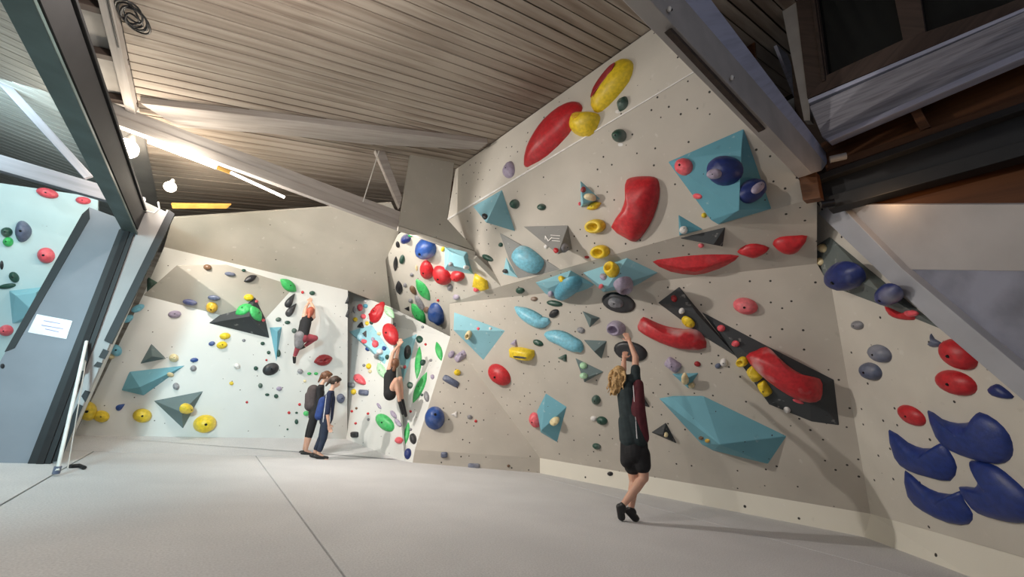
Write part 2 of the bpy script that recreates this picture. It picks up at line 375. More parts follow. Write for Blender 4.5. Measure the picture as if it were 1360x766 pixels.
# left bay truss pieces
PT2=(V((0,yp+.35,0)),V((0,-1,0)))
tl=empty('left_bay_truss',X(60,230,PT2)); tag(tl,'grey painted timber truss in the far left bay with a slanting brace','truss')
def pbar(name,pa,pb_,pl,w_,mat,parent,depth=.1):
    a=X(*pa,pl);b_=X(*pb_,pl); return box(name,a,b_,depth,w_,mat,parent,V((0,0,1)) if abs((b_-a).normalized().z)<.95 else V((1,0,0)))
pbar('bottom_chord',(-60,200),(190,272),PT2,.19,M['grey_timber'],tl)
pbar('brace',(-10,95),(118,236),PT2,.09,M['grey_timber'],tl,.06)
# main truss, spanning to the right along X
ytr=X(632,337,PUp).y+.05
PTR=(V((0,ytr,0)),V((0,-1,0)))
tr=empty('roof_truss',X(330,225,PTR)); tag(tr,'white painted timber roof truss crossing the room above the tube light','truss')
a=X(138,152,PTR);b_=X(530,290,PTR)
zc1=a.z
def pq(name,pts,pl,mat,parent,th=.12,h=0): return fpx(name,pts,pl,mat,parent,th,False,h,.006)
pq('bottom_chord',[(128,128),(532,281),(632,334),(630,339),(530,304),(135,158)],PTR,M['white_wood'],tr,.10)
pq('bottom_chord',[(130,143),(530,292),(530,304),(136,158)],PTR,M['white_wood'],tr,.02,.02)
pq('top_chord',[(186,137),(293,149),(548,179),(648,190),(636,199),(490,192),(365,178),(236,169)],PC,M['white_wood'],tr,.12,.09)
pq('brace',[(492,184),(505,184),(534,262),(531,276)],PTR,M['white_wood'],tr,.09)
tube('tie_rod',[X(506,192,PTR),X(482,268,PTR)],.008,M['white_plastic'],tr)
# grey gusset panel above the chord end
gp_=empty('gusset_panel',X(570,290,PTR)); tag(gp_,'grey-beige plywood panel fixed over the end of the white roof truss','panel')
fpx('panel',[(549,182),(604,206),(601,235),(594,291),(632,333),(530,299)],PTR,M['wall_plain'],gp_,.05,True,.05)
pq('edge_strip',[(529,300),(632,334),(631,339),(528,306)],PTR,M['wall_light'],gp_,.03,.07)
# small timbers glimpsed in the gap
sp=empty('wall_studs',X(612,215,(V((0,ytr+.7,0)),V((0,-1,0))))); tag(sp,'brown timber studs glimpsed in the gap behind the grey gusset panel','timber')
for q in ((601,609),(612,617),(621,627)):
    pq('stud',[(q[0],183),(q[1],183),(q[1]-3,262),(q[0]-3,262)],(V((0,ytr+.7,0)),V((0,-1,0))),M['orange_wood'],sp,.06)
# orange timber at the back ceiling
o=fpx('orange_timber',[(227,271),(307,272),(301,277),(229,277)],off(PO1,.12),M['orange_tip'],None,.05,False,0,.004); tag(o,'orange timber batten under the ceiling boards near the smaller lamp','batten')
# ---------------------------------------------------------------- lamps
def globe(name,p,r,label,mat):
    e=empty(name,p); tag(e,label,'lamp','ceiling lamps by the left column')
    b=bmesh.new(); bmesh.ops.create_uvsphere(b,u_segments=20,v_segments=12,radius=r); link('bulb',b,M['lamp'],e,Matrix.Translation(p),True)
    b=bmesh.new(); bmesh.ops.create_cone(b,cap_ends=True,segments=16,radius1=r*.5,radius2=r*.25,depth=r*.8); link('lamp_holder',b,M['grey_sheet'],e,Matrix.Translation(p+V((0,0,r*1.3))))
    return e
PLm=(V((0,ytr+.3,0)),V((0,-1,0)))
l1=X(168,197,PLm); globe('floodlight',l1,.125,'large glaring lamp hung beside the steel rafter at the truss end',None)
light('flood_lamp_light','POINT',l1+V((.16,-.22,-.10)),45,(1,.86,.68),.08)
l2=X(226,248,(V((0,ytr+.9,0)),V((0,-1,0)))); globe('bulb_lamp',l2,.075,'smaller round lamp glowing below the ceiling right of the column top',None)
light('bulb_lamp_light','POINT',l2+V((.08,-.16,-.10)),48,(1,.88,.72),.05)
te=empty('tube_light',X(265,215,PTR)); tag(te,'fluorescent tube light fixed along the underside of the white roof truss','tube light')
a=X(197,187,off(PTR,.06));b_=X(288,222,off(PTR,.06)); tube('tube',[a,b_],.03,M['tube'],te)
tube('end_cap',[b_,b_+(b_-a).normalized()*.16],.028,M['orange_tip'],te)
c_=X(345,247,off(PTR,.06)); tube('tube',[b_+(b_-a).normalized()*.16,X(378,262,off(PTR,.06))],.02,M['tube'],te)
light('tube_lamp_light','POINT',(a+b_)/2+V((0,-.15,-.1)),20,(1,.92,.8),.15)
o=tube('wiring',[X(*q,PLm) for q in ((143,205),(145,228),(150,245),(153,252),(158,262),(172,272),(190,279),(205,283),(212,277),(210,268))],.009,M['white_plastic'])
tag(o,'thin white flex trailing down the column top from the large lamp','cable')
b=bmesh.new(); bmesh.ops.create_icosphere(b,subdivisions=2,radius=.035); o=link('junction_box',b,M['white_plastic'],None,Matrix.Translation(X(151,253,PLm)),True); tag(o,'small white junction box on the flex beside the steel rafter','junction box')
# cable coil on the ceiling
ct=X(177,22,off(PC,.1)); rr=random.Random(3); pts=[]
for i in range(120):
    a_=i*.31; r_=.085+.03*math.sin(a_*.37)+.02*math.cos(a_*.9)
    pts.append(ct+V((math.cos(a_)*r_,math.sin(a_)*r_*1.5+.05*math.sin(i*.06),0))+CN*(.01*math.sin(i*.7)))
pts+=[ct+V((-.08,-.25,0)),ct+V((-.12,-.8,.02)),ct+V((-.05,-1.6,.0))]
o=tube('cable_coil',pts,.009,M['cable']); tag(o,'loose coil of black cable hanging from the ceiling timber at top left','cable')
o=tube('ceiling_cable',[V((xl-.02,yy,zc(xl,yy)-.12)) for yy in (0,2,4,5.2)],.008,M['cable']); tag(o,'thin dark cable clipped along the eaves timber below the ceiling boards','cable')
# ---------------------------------------------------------------- right-hand side, above the wall
xr=U1.x+.12; PX=(V((xr,0,0)),V((-1,0,0)))
wu=empty('wall_right_upper'); tag(wu,kind='structure')
pq('back_board',[(1040,-60),(1480,-60),(1480,300),(1105,300),(1062,235)],PX,M['brown'],wu,.05,-.42)
wn=empty('window_1',X(1200,80,PX)); tag(wn,kind='structure')
pq('pane',[(1075,-60),(1480,-120),(1480,-10),(1097,112)],PX,M['glass'],wn,.02,-.12)
pq('window_frame',[(1052,-40),(1080,-40),(1099,104),(1072,130)],PX,M['brown'],wn,.08,-.03)
pq('window_frame',[(1072,-40),(1077,-40),(1096,106),(1091,108)],PX,M['brown'],wn,.05,.0)
pq('window_frame',[(1180,-40),(1217,-40),(1230,45),(1200,57)],PX,M['brown'],wn,.08,-.04)
pq('window_frame',[(1072,131),(1097,100),(1200,52),(1328,8),(1480,-52),(1480,-30),(1360,10)],PX,M['brown'],wn,.08,-.02)
pq('window_sill',[(1073,132),(1360,10),(1480,-36),(1480,-30),(1360,15),(1074,137)],PX,M['blue_lit_white'],wn,.06,.02)
o=pq('weathered_beam',[(1075,141),(1360,16),(1480,-28),(1480,28),(1360,76),(1101,186),(1092,182)],PX,M['old_beam'],None,.1,.05); tag(o,'weathered white-painted timber beam below the dark window at upper right','beam')
o=pq('beam_edge_strip',[(1096,184),(1360,66),(1480,15),(1480,28),(1360,76),(1101,188)],PX,M['blue_lit_white'],None,.1,.075); tag(o,'narrow pale batten along the lower edge of the weathered white beam','batten')
ob=empty('timber_ledge',X(1200,170,PX)); tag(ob,'varnished brown timber ledge with a short divider between the pale beam and black beam','timber')
pq('ledge_back',[(1090,190),(1480,22),(1480,120),(1360,140),(1100,240)],PX,M['orange_wood'],ob,.04,-.2)
pq('divider',[(1204,140),(1218,136),(1236,168),(1222,174)],PX,M['orange_wood'],ob,.14,-.03)
pq('lower_rail',[(1100,215),(1360,128),(1480,90),(1480,98),(1360,136),(1100,226)],PX,M['orange_wood'],ob,.2,0)
bb=empty('black_steel_beam',X(1220,215,PX)); tag(bb,'black painted steel beam running below the varnished ledge at right','beam')
pq('web',[(1085,236),(1360,141),(1480,98),(1480,178),(1360,206),(1105,268),(1092,270)],PX,M['black_paint'],bb,.06,.06)
pq('flange',[(1085,232),(1360,135),(1480,92),(1480,102),(1360,145),(1086,240)],PX,M['steel_dark'],bb,.14,.14)
pq('flange',[(1094,262),(1360,186),(1480,160),(1480,178),(1360,206),(1100,278)],PX,M['black_paint'],bb,.14,.12)
o=pq('plywood_soffit',[(1108,268),(1360,206),(1480,180),(1480,276),(1120,276)],PX,M['orange_wood'],None,.04,-.1); tag(o,'orange-brown plywood panel under the black steel beam','panel')
light('ledge_warm_light','POINT',X(1165,262,off(PX,.30)),3,(1,.6,.3),.08)
# panels above and right of the slanting board
pz=off(PR,.05)
PU=tilt(X(1110,272,pz),X(1360,273,pz),0)
o=pq('upper_panel',[(1100,272),(1490,271),(1490,362),(1200,358),(1118,285)],pz,M['mezz'],None,.05,-.01); tag(o,'pale plain panel across the top of the far right wall','panel')
o=pq('scuffed_panel',[(1196,357),(1490,361),(1490,610),(1360,494)],pz,M['mezz_blue'],None,.05,-.015); tag(o,'scuffed blue-grey triangular panel at the right edge','panel')
o=pq('slanting_board',[(1086,283),(1104,270),(1118,275),(1198,357),(1360,493),(1490,604),(1490,645),(1360,533),(1240,430)],pz,M['slant'],None,.09,.05); tag(o,'long grey-white board slanting down over the right wall','board')
o=pq('wooden_block',[(1060,232),(1084,228),(1090,262),(1066,266)],off(PX,.25),M['orange_wood'],None,.1,0); tag(o,'short wooden block at the foot of the big pale diagonal beam','block')
tube_p=[X(1102,212,off(PX,.25)),X(1124,207,off(PX,.2))]
o=tube('pipe_stub',tube_p,.035,M['grey_sheet']); tag(o,'short grey pipe stub beside the end of the pale diagonal beam','pipe')
o=tube('bolt_head',[X(1090,272,off(PX,.25)),X(1108,269,off(PX,.2))],.04,M['bolt']); tag(o,'black bolt head under the end of the black steel beam','bolt')
# big diagonal-looking beam across the top right (runs along X)
pe=X(1090,225,off(PX,.15)); yb=pe.y
PB=(V((0,yb,0)),V((0,-1,0)))
be=empty('painted_beam',X(1000,130,PB)); tag(be,'thick pale painted timber beam crossing the top right corner of the wall','beam')
fpx('beam_face',[(845,-20),(893,-20),(1098,218),(1092,226),(1078,230)],PB,M['beam_grey'],be,.12,False,0,.006)
fpx('beam_side',[(892,-20),(930,-20),(1100,206),(1098,218)],PB,M['blue_lit_white'],be,.12,False,-.02,.006)  # bluish daylight on this side is carried by its colour
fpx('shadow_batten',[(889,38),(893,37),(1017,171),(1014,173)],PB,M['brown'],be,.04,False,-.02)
fpx('brace',[(1000,-20),(1012,-20),(1080,165),(1076,172)],(V((0,yb+.5,0)),V((0,-1,0))),M['blue_lit_white'],be,.04,False)
for q in ((889,12),(972,103)):
    p_=X(*q,off(PB,.02)); b=bmesh.new(); bmesh.ops.create_icosphere(b,subdivisions=2,radius=.014,matrix=Matrix.Diagonal((1,1,1.6,1))); link('hook',b,M['white_plastic'],be,Matrix.Translation(p_),True)
    b=bmesh.new(); bmesh.ops.create_icosphere(b,subdivisions=2,radius=.01); link('hook_hole',b,M['bolt'],be,Matrix.Translation(p_+V((.022,0,.012))),True)
o=fpx('grey_duct',[(1030,-30),(1054,-30),(1074,120),(1076,160),(1068,160)],off(PX,-.05),M['grey_sheet'],None,.1,False); tag(o,'dark grey vertical panel between the thin brace and window frame','panel')
st=empty('loose_timbers',X(1000,30,off(PX,-.3))); tag(st,'brown timbers stored in the gap behind the pale diagonal beam','timber')
for q in ([(948,-20),(960,-20),(962,50),(952,40)],[(966,-20),(972,-20),(975,60),(968,55)],[(982,-20),(998,-20),(1004,95),(988,75)],[(1012,-20),(1032,-20),(1034,30),(1014,20)]):
    pq('timber',q,off(PX,-.3),M['orange_wood'],st,.05)
# ---------------------------------------------------------------- sign and pole
s_=empty('plastic_sleeve',X(66,433,PP)); tag(s_,'sheet of paper in a clear plastic sleeve taped to the grey board','sign')
fpx('paper',[(49,417),(96,426),(88,450),(37,441)],PP,M['paper'],s_,.003,False,.008)
for i,q in enumerate(([(58,425),(80,429)],[(55,431),(84,436)],[(60,436),(78,440)])):
    (x_,y_),(x2_,y2_)=q; fpx('text_line',[(x_,y_),(x2_,y2_),(x2_,y2_+1.3),(x_,y_+1.3)],PP,M['ink'],s_,.001,False,.010)
pol=empty('brush_pole',flo(75,627)); tag(pol,'white pole leaning against the partition with a blue brush at its foot','pole')
pt_=X(115,453,off(PP,.12)); pf=flo(76,625,.05); tube('shaft',[pf,pt_],.016,M['white_plastic'],pol)
tube('brush_head',[flo(74,629,.02),pf+(pt_-pf)*.03],.028,H['slate'],pol)
tube('cord',[X(114,480,off(PP,.1)),flo(90,622,.03)],.005,M['white_plastic'],pol)
tube('clip',[X(112,478,off(PP,.1)),X(109,492,off(PP,.1))],.016,M['grey_sheet'],pol)
o=tube('floor_strap',[flo(93,619,.02),flo(105,618,.02),flo(112,621,.02)],.02,M['cable']); tag(o,'small dark strap lying on the mat at the foot of the white pole','strap')
# ================================================================ people
SK=plain('skin',(.62,.36,.26),.55,0,.06,10,.05); SK.node_tree.nodes['Principled BSDF'].inputs['Subsurface Weight'].default_value=.12
def cloth(n,c): return plain(n,c,.85,0,.18,14,.35)
CLM=dict(teal=cloth('dark_teal_jersey',(.018,.03,.034)),maroon=cloth('maroon_jersey_panel',(.085,.012,.02)),black=cloth('black_cloth',(.012,.012,.014)),navy=cloth('navy_jacket',(.012,.018,.05)),
 blue=cloth('blue_cloth',(.02,.05,.2)),white=cloth('white_stripe',(.65,.65,.68)),red=cloth('red_patterned_cloth',(.28,.045,.06)),grey=cloth('grey_cloth',(.2,.19,.2)),pack=cloth('dark_patterned_pack',(.07,.055,.055)),
 shoe=plain('black_shoe',(.013,.013,.014),.5),denim=cloth('dark_blue_leggings',(.015,.025,.05)))
def hairm(n,c,d): 
    m,t,bs=nt(n); nn=tex(t,'ShaderNodeTexNoise',60,None,5); t.links.new(mixc(t,ramp(t,nn.outputs[0],.35,.65),c,d),bs.inputs['Base Color']); bs.inputs['Roughness'].default_value=.5; bump(t,bs,nn.outputs[0],.8,.01); return m
HR=dict(blond=hairm('blond_hair',(.66,.43,.19),(.30,.17,.06)),auburn=hairm('auburn_hair',(.22,.085,.035),(.07,.03,.015)),dark=hairm('dark_brown_hair',(.06,.032,.02),(.02,.012,.008)),red=hairm('red_hair',(.5,.12,.06),(.25,.05,.03)))
EYE=plain('eye_white',(.8,.8,.78),.3); PUP=plain('eye_dark',(.02,.012,.01),.3); LIP=plain('lips',(.5,.18,.15),.5)
def usph(nu,nv):
    vs=[(0,0,1)]+[(math.sin(math.pi*j/nv)*math.cos(2*math.pi*i/nu),math.sin(math.pi*j/nv)*math.sin(2*math.pi*i/nu),math.cos(math.pi*j/nv)) for j in range(1,nv) for i in range(nu)]+[(0,0,-1)]
    L=len(vs)-1; fs=[(0,1+i,1+(i+1)%nu) for i in range(nu)]
    for j in range(nv-2):
        o_=1+j*nu; fs+=[(o_+i,o_+nu+i,o_+nu+(i+1)%nu,o_+(i+1)%nu) for i in range(nu)]
    o_=1+(nv-2)*nu; fs+=[(L,o_+(i+1)%nu,o_+i) for i in range(nu)]
    return [V(v) for v in vs],fs
_US={}
def ell(b,c,rx,ry,rz,X_,Y_,Z_,seg=20,nv=12):
    k=(seg,nv)
    if k not in _US: _US[k]=usph(*k)
    vs,fs=_US[k]; q=[b.verts.new(c+X_*(v.x*rx)+Y_*(v.y*ry)+Z_*(v.z*rz)) for v in vs]
    flip=X_.cross(Y_).dot(Z_)<0
    for f in fs: b.faces.new([q[i] for i in (f[::-1] if flip else f)])
def cap(b,a,c,ra,rc,seg=14):
    """tapered limb with round ends, one closed shell"""
    a=V(a);c=V(c); dd=c-a; L=dd.length
    z=dd.normalized() if L>1e-5 else V((0,0,1)); x=z.orthogonal().normalized(); y=z.cross(x)
    rows=[]; m=4
    for i in range(1,m+1): t=math.pi/2*i/m; rows.append((a-z*math.cos(t)*ra,math.sin(t)*ra))
    for i in range(0,m): t=math.pi/2*i/m; rows.append((c+z*math.sin(t)*rc,math.cos(t)*rc))
    rr=[[b.verts.new(p+(x*math.cos(2*math.pi*k/seg)+y*math.sin(2*math.pi*k/seg))*r) for k in range(seg)] for p,r in rows]
    s0=b.verts.new(a-z*ra); s1=b.verts.new(c+z*rc)
    for k in range(seg):
        k2=(k+1)%seg; b.faces.new((s0,rr[0][k2],rr[0][k])); b.faces.new((s1,rr[-1][k],rr[-1][k2]))
        for u_,v_ in zip(rr,rr[1:]): b.faces.new((u_[k],u_[k2],v_[k2],v_[k]))
def fuse(name,b,mat,parent,vox,it=6,lump=0):
    me=bpy.data.meshes.new(name+'_raw'); b.to_mesh(me); b.free(); t_=bpy.data.objects.new('t',me); COL.objects.link(t_)
    m=t_.modifiers.new('r','REMESH'); m.mode='VOXEL'; m.voxel_size=vox
    s=t_.modifiers.new('s','SMOOTH'); s.iterations=it; s.factor=.5
    dg=bpy.context.evaluated_depsgraph_get(); me2=bpy.data.meshes.new_from_object(t_.evaluated_get(dg)); bpy.data.objects.remove(t_); bpy.data.meshes.remove(me)
    me2.name=name; me2.materials.clear()
    return link(name,me2,mat,parent,None,True)
def hand(b,wr,dr,side,s=1,curl=.35,nrm=None,spread=1):
    """palm and five separate fingers leaving the wrist along dr; side = towards the thumb"""
    dr=dr.normalized(); side=(side-dr*side.dot(dr)).normalized(); nn=nrm or dr.cross(side)
    pc=wr+dr*.045*s; ell(b,pc,.038*s,.045*s,.014*s,side,dr,nn)
    for i,(o_,L) in enumerate(((.028,.066),(.010,.075),(-.009,.070),(-.027,.055))):
        p0=wr+dr*.075*s+side*o_*s; dd=(dr+side*o_*3.5*spread).normalized()
        p1=p0+dd*L*.45*s; d2=(dd*math.cos(curl)+nn*math.sin(curl)).normalized(); p2=p1+d2*L*.32*s; d3=(dd*math.cos(curl*2)+nn*math.sin(curl*2)).normalized(); p3=p2+d3*L*.25*s
        for a,c,r1,r2 in ((p0,p1,.0095,.0088),(p1,p2,.0088,.008),(p2,p3,.008,.007)): cap(b,a,c,r1*s,r2*s,8)
    t0=wr+dr*.022*s+side*.026*s; t1=t0+(side*.8+dr*.6).normalized()*.034*s; t2=t1+(side*.35+dr*.9+nn*.2).normalized()*.028*s
    cap(b,t0,t1,.012*s,.0105*s,8); cap(b,t1,t2,.0105*s,.009*s,8)
def head(b,c,f,u,s=1):
    r=f.cross(u).normalized(); ell(b,c,.074*s,.092*s,.105*s,r,f,u); ell(b,c-u*.055*s+f*.028*s,.052*s,.058*s,.055*s,r,f,u)
    ell(b,c+f*.096*s-u*.022*s,.012*s,.018*s,.02*s,r,f,u); ell(b,c+f*.085*s-u*.052*s,.022*s,.01*s,.008*s,r,f,u)
    for k in(-1,1): ell(b,c+r*k*.076*s-f*.005*s-u*.01*s,.012*s,.018*s,.028*s,r,f,u)
def eyes(c,f,u,s,parent):
    r=f.cross(u).normalized()
    for k in(-1,1):
        p=c+f*.080*s+r*k*.031*s+u*.004*s; b=bmesh.new(); ell(b,p,.013*s,.009*s,.008*s,r,f,u,12); e=link('eye',b,EYE,parent,None,True)
        b=bmesh.new(); ell(b,p+f*.006*s,.006*s,.005*s,.006*s,r,f,u,10); link('pupil',b,PUP,parent,None,True)
    b=bmesh.new(); ell(b,c+f*.090*s-u*.054*s,.024*s,.006*s,.006*s,r,f,u,12); link('lips',b,LIP,parent,None,True)
def mk(base):
    hd=V((base.x,base.y,0)).normalized(); rt=hd.cross(V((0,0,1)))
    def J(px,py,dy=0): return X(px,py,(base+hd*dy,-hd))
    return J,hd,rt
UPZ=V((0,0,1))
# ---- blond child reaching up at the main wall
base=flo(836,693); J,hd,rt=mk(base); pe_=empty('person',base); tag(pe_,'blond child in dark jersey and black shorts on tiptoe, arms stretched up to the wall','person')
b=bmesh.new(); dF=.12
sR,sL=J(844,503,dF),J(825,505,dF+.03); nk=J(833,505,dF); hc=J(822,497,dF+.02); pel=J(842,592,.02); ch=J(833,525,dF-.02)
elR=J(844,474,dF+.12); wrR=J(836,453,dF+.22); elL=J(828,489,dF+.12); wrL=J(829,476,dF+.25)
cap(b,sR,elR,.048,.040);cap(b,elR,wrR,.038,.025);cap(b,sL,elL,.046,.040);cap(b,elL,wrL,.038,.026)
cap(b,sL,sR,.05,.05); cap(b,nk,ch,.05,.095); cap(b,ch,pel,.105,.105); cap(b,nk,hc,.045,.045)
fh=(hd*.75+UPZ*.5+rt*.1).normalized(); uh=(UPZ*.85-hd*.5).normalized(); head(b,hc,fh,uh,.98)
hp1,kn1,an1=J(851,605,0),J(855,634,.03),J(827,671,-.07); hp2,kn2,an2=J(839,605,.03),J(842,638,.09),J(838,676,.03)
for a,k_,n_ in((hp1,kn1,an1),(hp2,kn2,an2)): cap(b,a,k_,.082,.055);cap(b,k_,k_.lerp(n_,.35),.05,.053);cap(b,k_.lerp(n_,.35),n_,.053,.032)
hand(b,wrR,J(829,440,dF+.3)-wrR,-rt,1,.15); hand(b,wrL,J(831,464,dF+.33)-wrL,rt,1,.5)
toe1,toe2=J(826,695,-.02),J(846,695,.08); toe1.z=.02; toe2.z=.02
cap(b,an1,an1.lerp(toe1,.5),.033,.03);cap(b,an2,an2.lerp(toe2,.5),.033,.03)
fuse('body',b,SK,pe_,.006,4)
b=bmesh.new(); ell(b,hc,.088,.1,.112,fh.cross(uh),fh,uh); 
for i in range(70):
    a_=random.uniform(0,6.28); rr=random.uniform(.2,1); st_=hc+(fh.cross(uh))*math.cos(a_)*.085*rr+fh*(math.sin(a_)*.08*rr-.04)+uh*random.uniform(-.01,.07)
    if (st_-hc).dot(fh)>.05: continue
    q0=st_; 
    for j in range(5):
        q1=q0+V((0,0,-.042))+(-fh*.012 if j<2 else V())+rt*.020*math.sin(j*1.9+i)+hd*.014*math.cos(j*1.7+i*2)-rt*.006; cap(b,q0,q1,.015-.0018*j,.0135-.0018*j,6); q0=q1
fuse('hair',b,HR['blond'],pe_,.0075,2)
b=bmesh.new(); cap(b,sL,sR,.064,.066); cap(b,ch,pel.lerp(ch,.1),.12,.128); cap(b,nk-UPZ*.05,ch,.075,.11)
for s_,e_ in((sR,elR),(sL,elL)): cap(b,s_,s_.lerp(e_,.45),.062,.058)
cap(b,J(833,560,.02),J(837,582,.0),.105,.125); cap(b,J(842,560,.02),J(846,583,.0),.115,.12)
fuse('jersey',b,CLM['teal'],pe_,.009,5)
b=bmesh.new(); cap(b,J(848,510,dF-.03),J(847,545,.0),.06,.09); cap(b,J(847,545,.0),J(851,580,.0),.09,.095); fuse('jersey_side_panel',b,CLM['maroon'],pe_,.009,5)
b=bmesh.new(); cap(b,J(841,512,dF-.118),J(846,582,-.13),.006,.006,8); fuse('piping',b,CLM['white'],pe_,.005,1)
b=bmesh.new(); cap(b,pel,J(842,600,.0),.125,.13)
for a,k_ in((hp1,kn1),(hp2,kn2)): cap(b,a-UPZ*-.02,a.lerp(k_,.42),.105,.098)
cap(b,J(832,588,0),J(833,612,0),.07,.08);cap(b,J(852,588,0),J(853,612,0),.07,.07)
fuse('shorts',b,CLM['black'],pe_,.009,5)
for an_,to in((an1,toe1),(an2,toe2)):
    b=bmesh.new(); hl=an_+(-(to-an_).normalized()*.0)-rt*.035-UPZ*.02; cap(b,an_,an_.lerp(to,.3),.038,.042); cap(b,hl,to.lerp(hl,.2),.036,.043); cap(b,to.lerp(hl,.2),to+UPZ*.012,.043,.028); fuse('shoe',b,CLM['shoe'],pe_,.007,4)
# ---- standing pair
def walker(base,P_,label,hair,top,legs,shoe,sc1=.86,extra=None):
    J,hd,rt=mk(base); e=empty('person',base); tag(e,label,'person'); q={k:J(*v) for k,v in P_.items()}; s=sc1
    b=bmesh.new(); f=(rt*.92+UPZ*-.25+hd*.25).normalized(); u=(UPZ*.95+rt*.28).normalized(); f=(f-u*f.dot(u)).normalized()
    head(b,q['head'],f,u,s); cap(b,q['neck'],q['head']-u*.03,.042*s,.042*s); cap(b,q['neck'],q['chest'],.05*s,.1*s); cap(b,q['chest'],q['hip'],.1*s,.105*s)
    for k in('1','2'):
        o_=hd*(-.14*s if k=='1' else .14*s); sh=q['sho']+o_; el=q['el']+o_*1.15; wr=q['wr']+o_*1.0
        cap(b,q['chest'],sh,.07*s,.05*s); cap(b,sh,el,.045*s,.036*s); cap(b,el,wr,.034*s,.024*s); hand(b,wr,(wr-el)+rt*.02,rt,s,.4)
        o2=hd*(-.075*s if k=='1' else .075*s); h_=q['hip']+o2; kn=q['kn'+k]; an=q['an'+k]; cap(b,h_,kn,.078*s,.052*s);cap(b,kn,kn.lerp(an,.35),.048*s,.05*s);cap(b,kn.lerp(an,.35),an,.05*s,.03*s); cap(b,an,q['toe'+k],.03*s,.026*s)
    fuse('body',b,SK,e,.008,3); eyes(q['head'],f,u,s,e)
    b=bmesh.new(); hb=q['head']-f*.02*s+u*.018*s; r_=f.cross(u); ell(b,hb,.086*s,.098*s,.105*s,r_,f,u)
    ell(b,q['head']+u*.075*s+f*.02*s,.07*s,.075*s,.04*s,r_,f,u); cap(b,hb-f*.08*s,q['pony'],.04*s,.018*s); fuse('hair',b,hair,e,.008,2)
    b=bmesh.new(); cap(b,q['neck']-UPZ*.04*s,q['chest'],.07*s,.118*s); cap(b,q['chest'],q['hip']+UPZ*.02,.122*s,.128*s)
    for o_ in(-.14,.14):
        oo=hd*o_*s; cap(b,q['chest'],q['sho']+oo,.08*s,.062*s); cap(b,q['sho']+oo,(q['sho']+oo).lerp(q['el']+oo*1.15,.95),.06*s,.05*s)
    fuse('jacket',b,top,e,.01,4)
    b=bmesh.new(); cap(b,q['hip'],q['hip']-UPZ*.02,.118*s,.118*s)
    for k in('1','2'):
        o2=hd*(-.075*s if k=='1' else .075*s); cap(b,q['hip']+o2,q['kn'+k],.09*s,.062*s); cap(b,q['kn'+k],q['kn'+k].lerp(q['an'+k],shoe),.062*s,.052*s)
    fuse('trousers',b,legs,e,.009,4)
    for k in('1','2'):
        b=bmesh.new(); a=q['an'+k]; to=q['toe'+k]; g_=V((a.x,a.y,.035)); cap(b,g_-(to-g_).normalized()*.045,g_,.034*s,.04*s); cap(b,g_,V((to.x,to.y,.028)),.04*s,.03*s); fuse('shoe',b,CLM['shoe'],e,.008,3)
    return e,q,hd,rt,s
bA=flo(424,609); bB=flo(407,604.5)
e,q,hd,rt,s=walker(bA,dict(head=(445.5,507),neck=(440,519),chest=(437,530),hip=(433,557),sho=(438,523),el=(435,549),wr=(437,564),kn1=(430,582,-.07),kn2=(427,580,.07),an1=(423,602,-.06),an2=(418,600,.06),toe1=(434,610,-.05),toe2=(428,607,.07),pony=(433,512)),
 'standing child in navy jacket with white stripes, looking down, nearer of the pair',HR['dark'],CLM['navy'],CLM['denim'],.75)
for o_ in(-.16,):
    for (a,c) in (((440,522),(438,560)),((434,522),(429,560))):
        J,_,_=mk(bA); b=bmesh.new(); cap(b,J(a[0],a[1],-.115),J(c[0],c[1],-.125),.009,.009,8); fuse('white_stripe',b,CLM['white'],e,.006,1)
J,_,_=mk(bA); b=bmesh.new(); cap(b,J(429,532,-.02),J(424,552,-.02),.07,.075); fuse('blue_jacket_back',b,CLM['blue'],e,.01,3)
e2,q,hd2,rt2,s2=walker(bB,dict(head=(434,500,.1),neck=(427,511,.1),chest=(423,522,.08),hip=(418,550,.03),sho=(424,516,.08),el=(424,541,.08),wr=(430,552,.1),kn1=(413,573,-.05),kn2=(410,573,.08),an1=(406,598,-.04),an2=(404,596,.08),toe1=(415,603,-.03),toe2=(411,601,.1),pony=(423,507,.1)),
 'standing child with auburn ponytail and dark patterned backpack, behind the navy jacket',HR['auburn'],CLM['black'],CLM['black'],.3)
J,_,_=mk(bB); o_=bmesh.new(); cap(o_,J(416,518,.04),J(413,538,.04),.10,.11); cap(o_,J(409,524,.02),J(409,536,.02),.05,.055); bp=fuse('backpack',o_,CLM['pack'],None,.012,3); tag(bp,'dark patterned backpack worn by the auburn child of the standing pair','backpack')
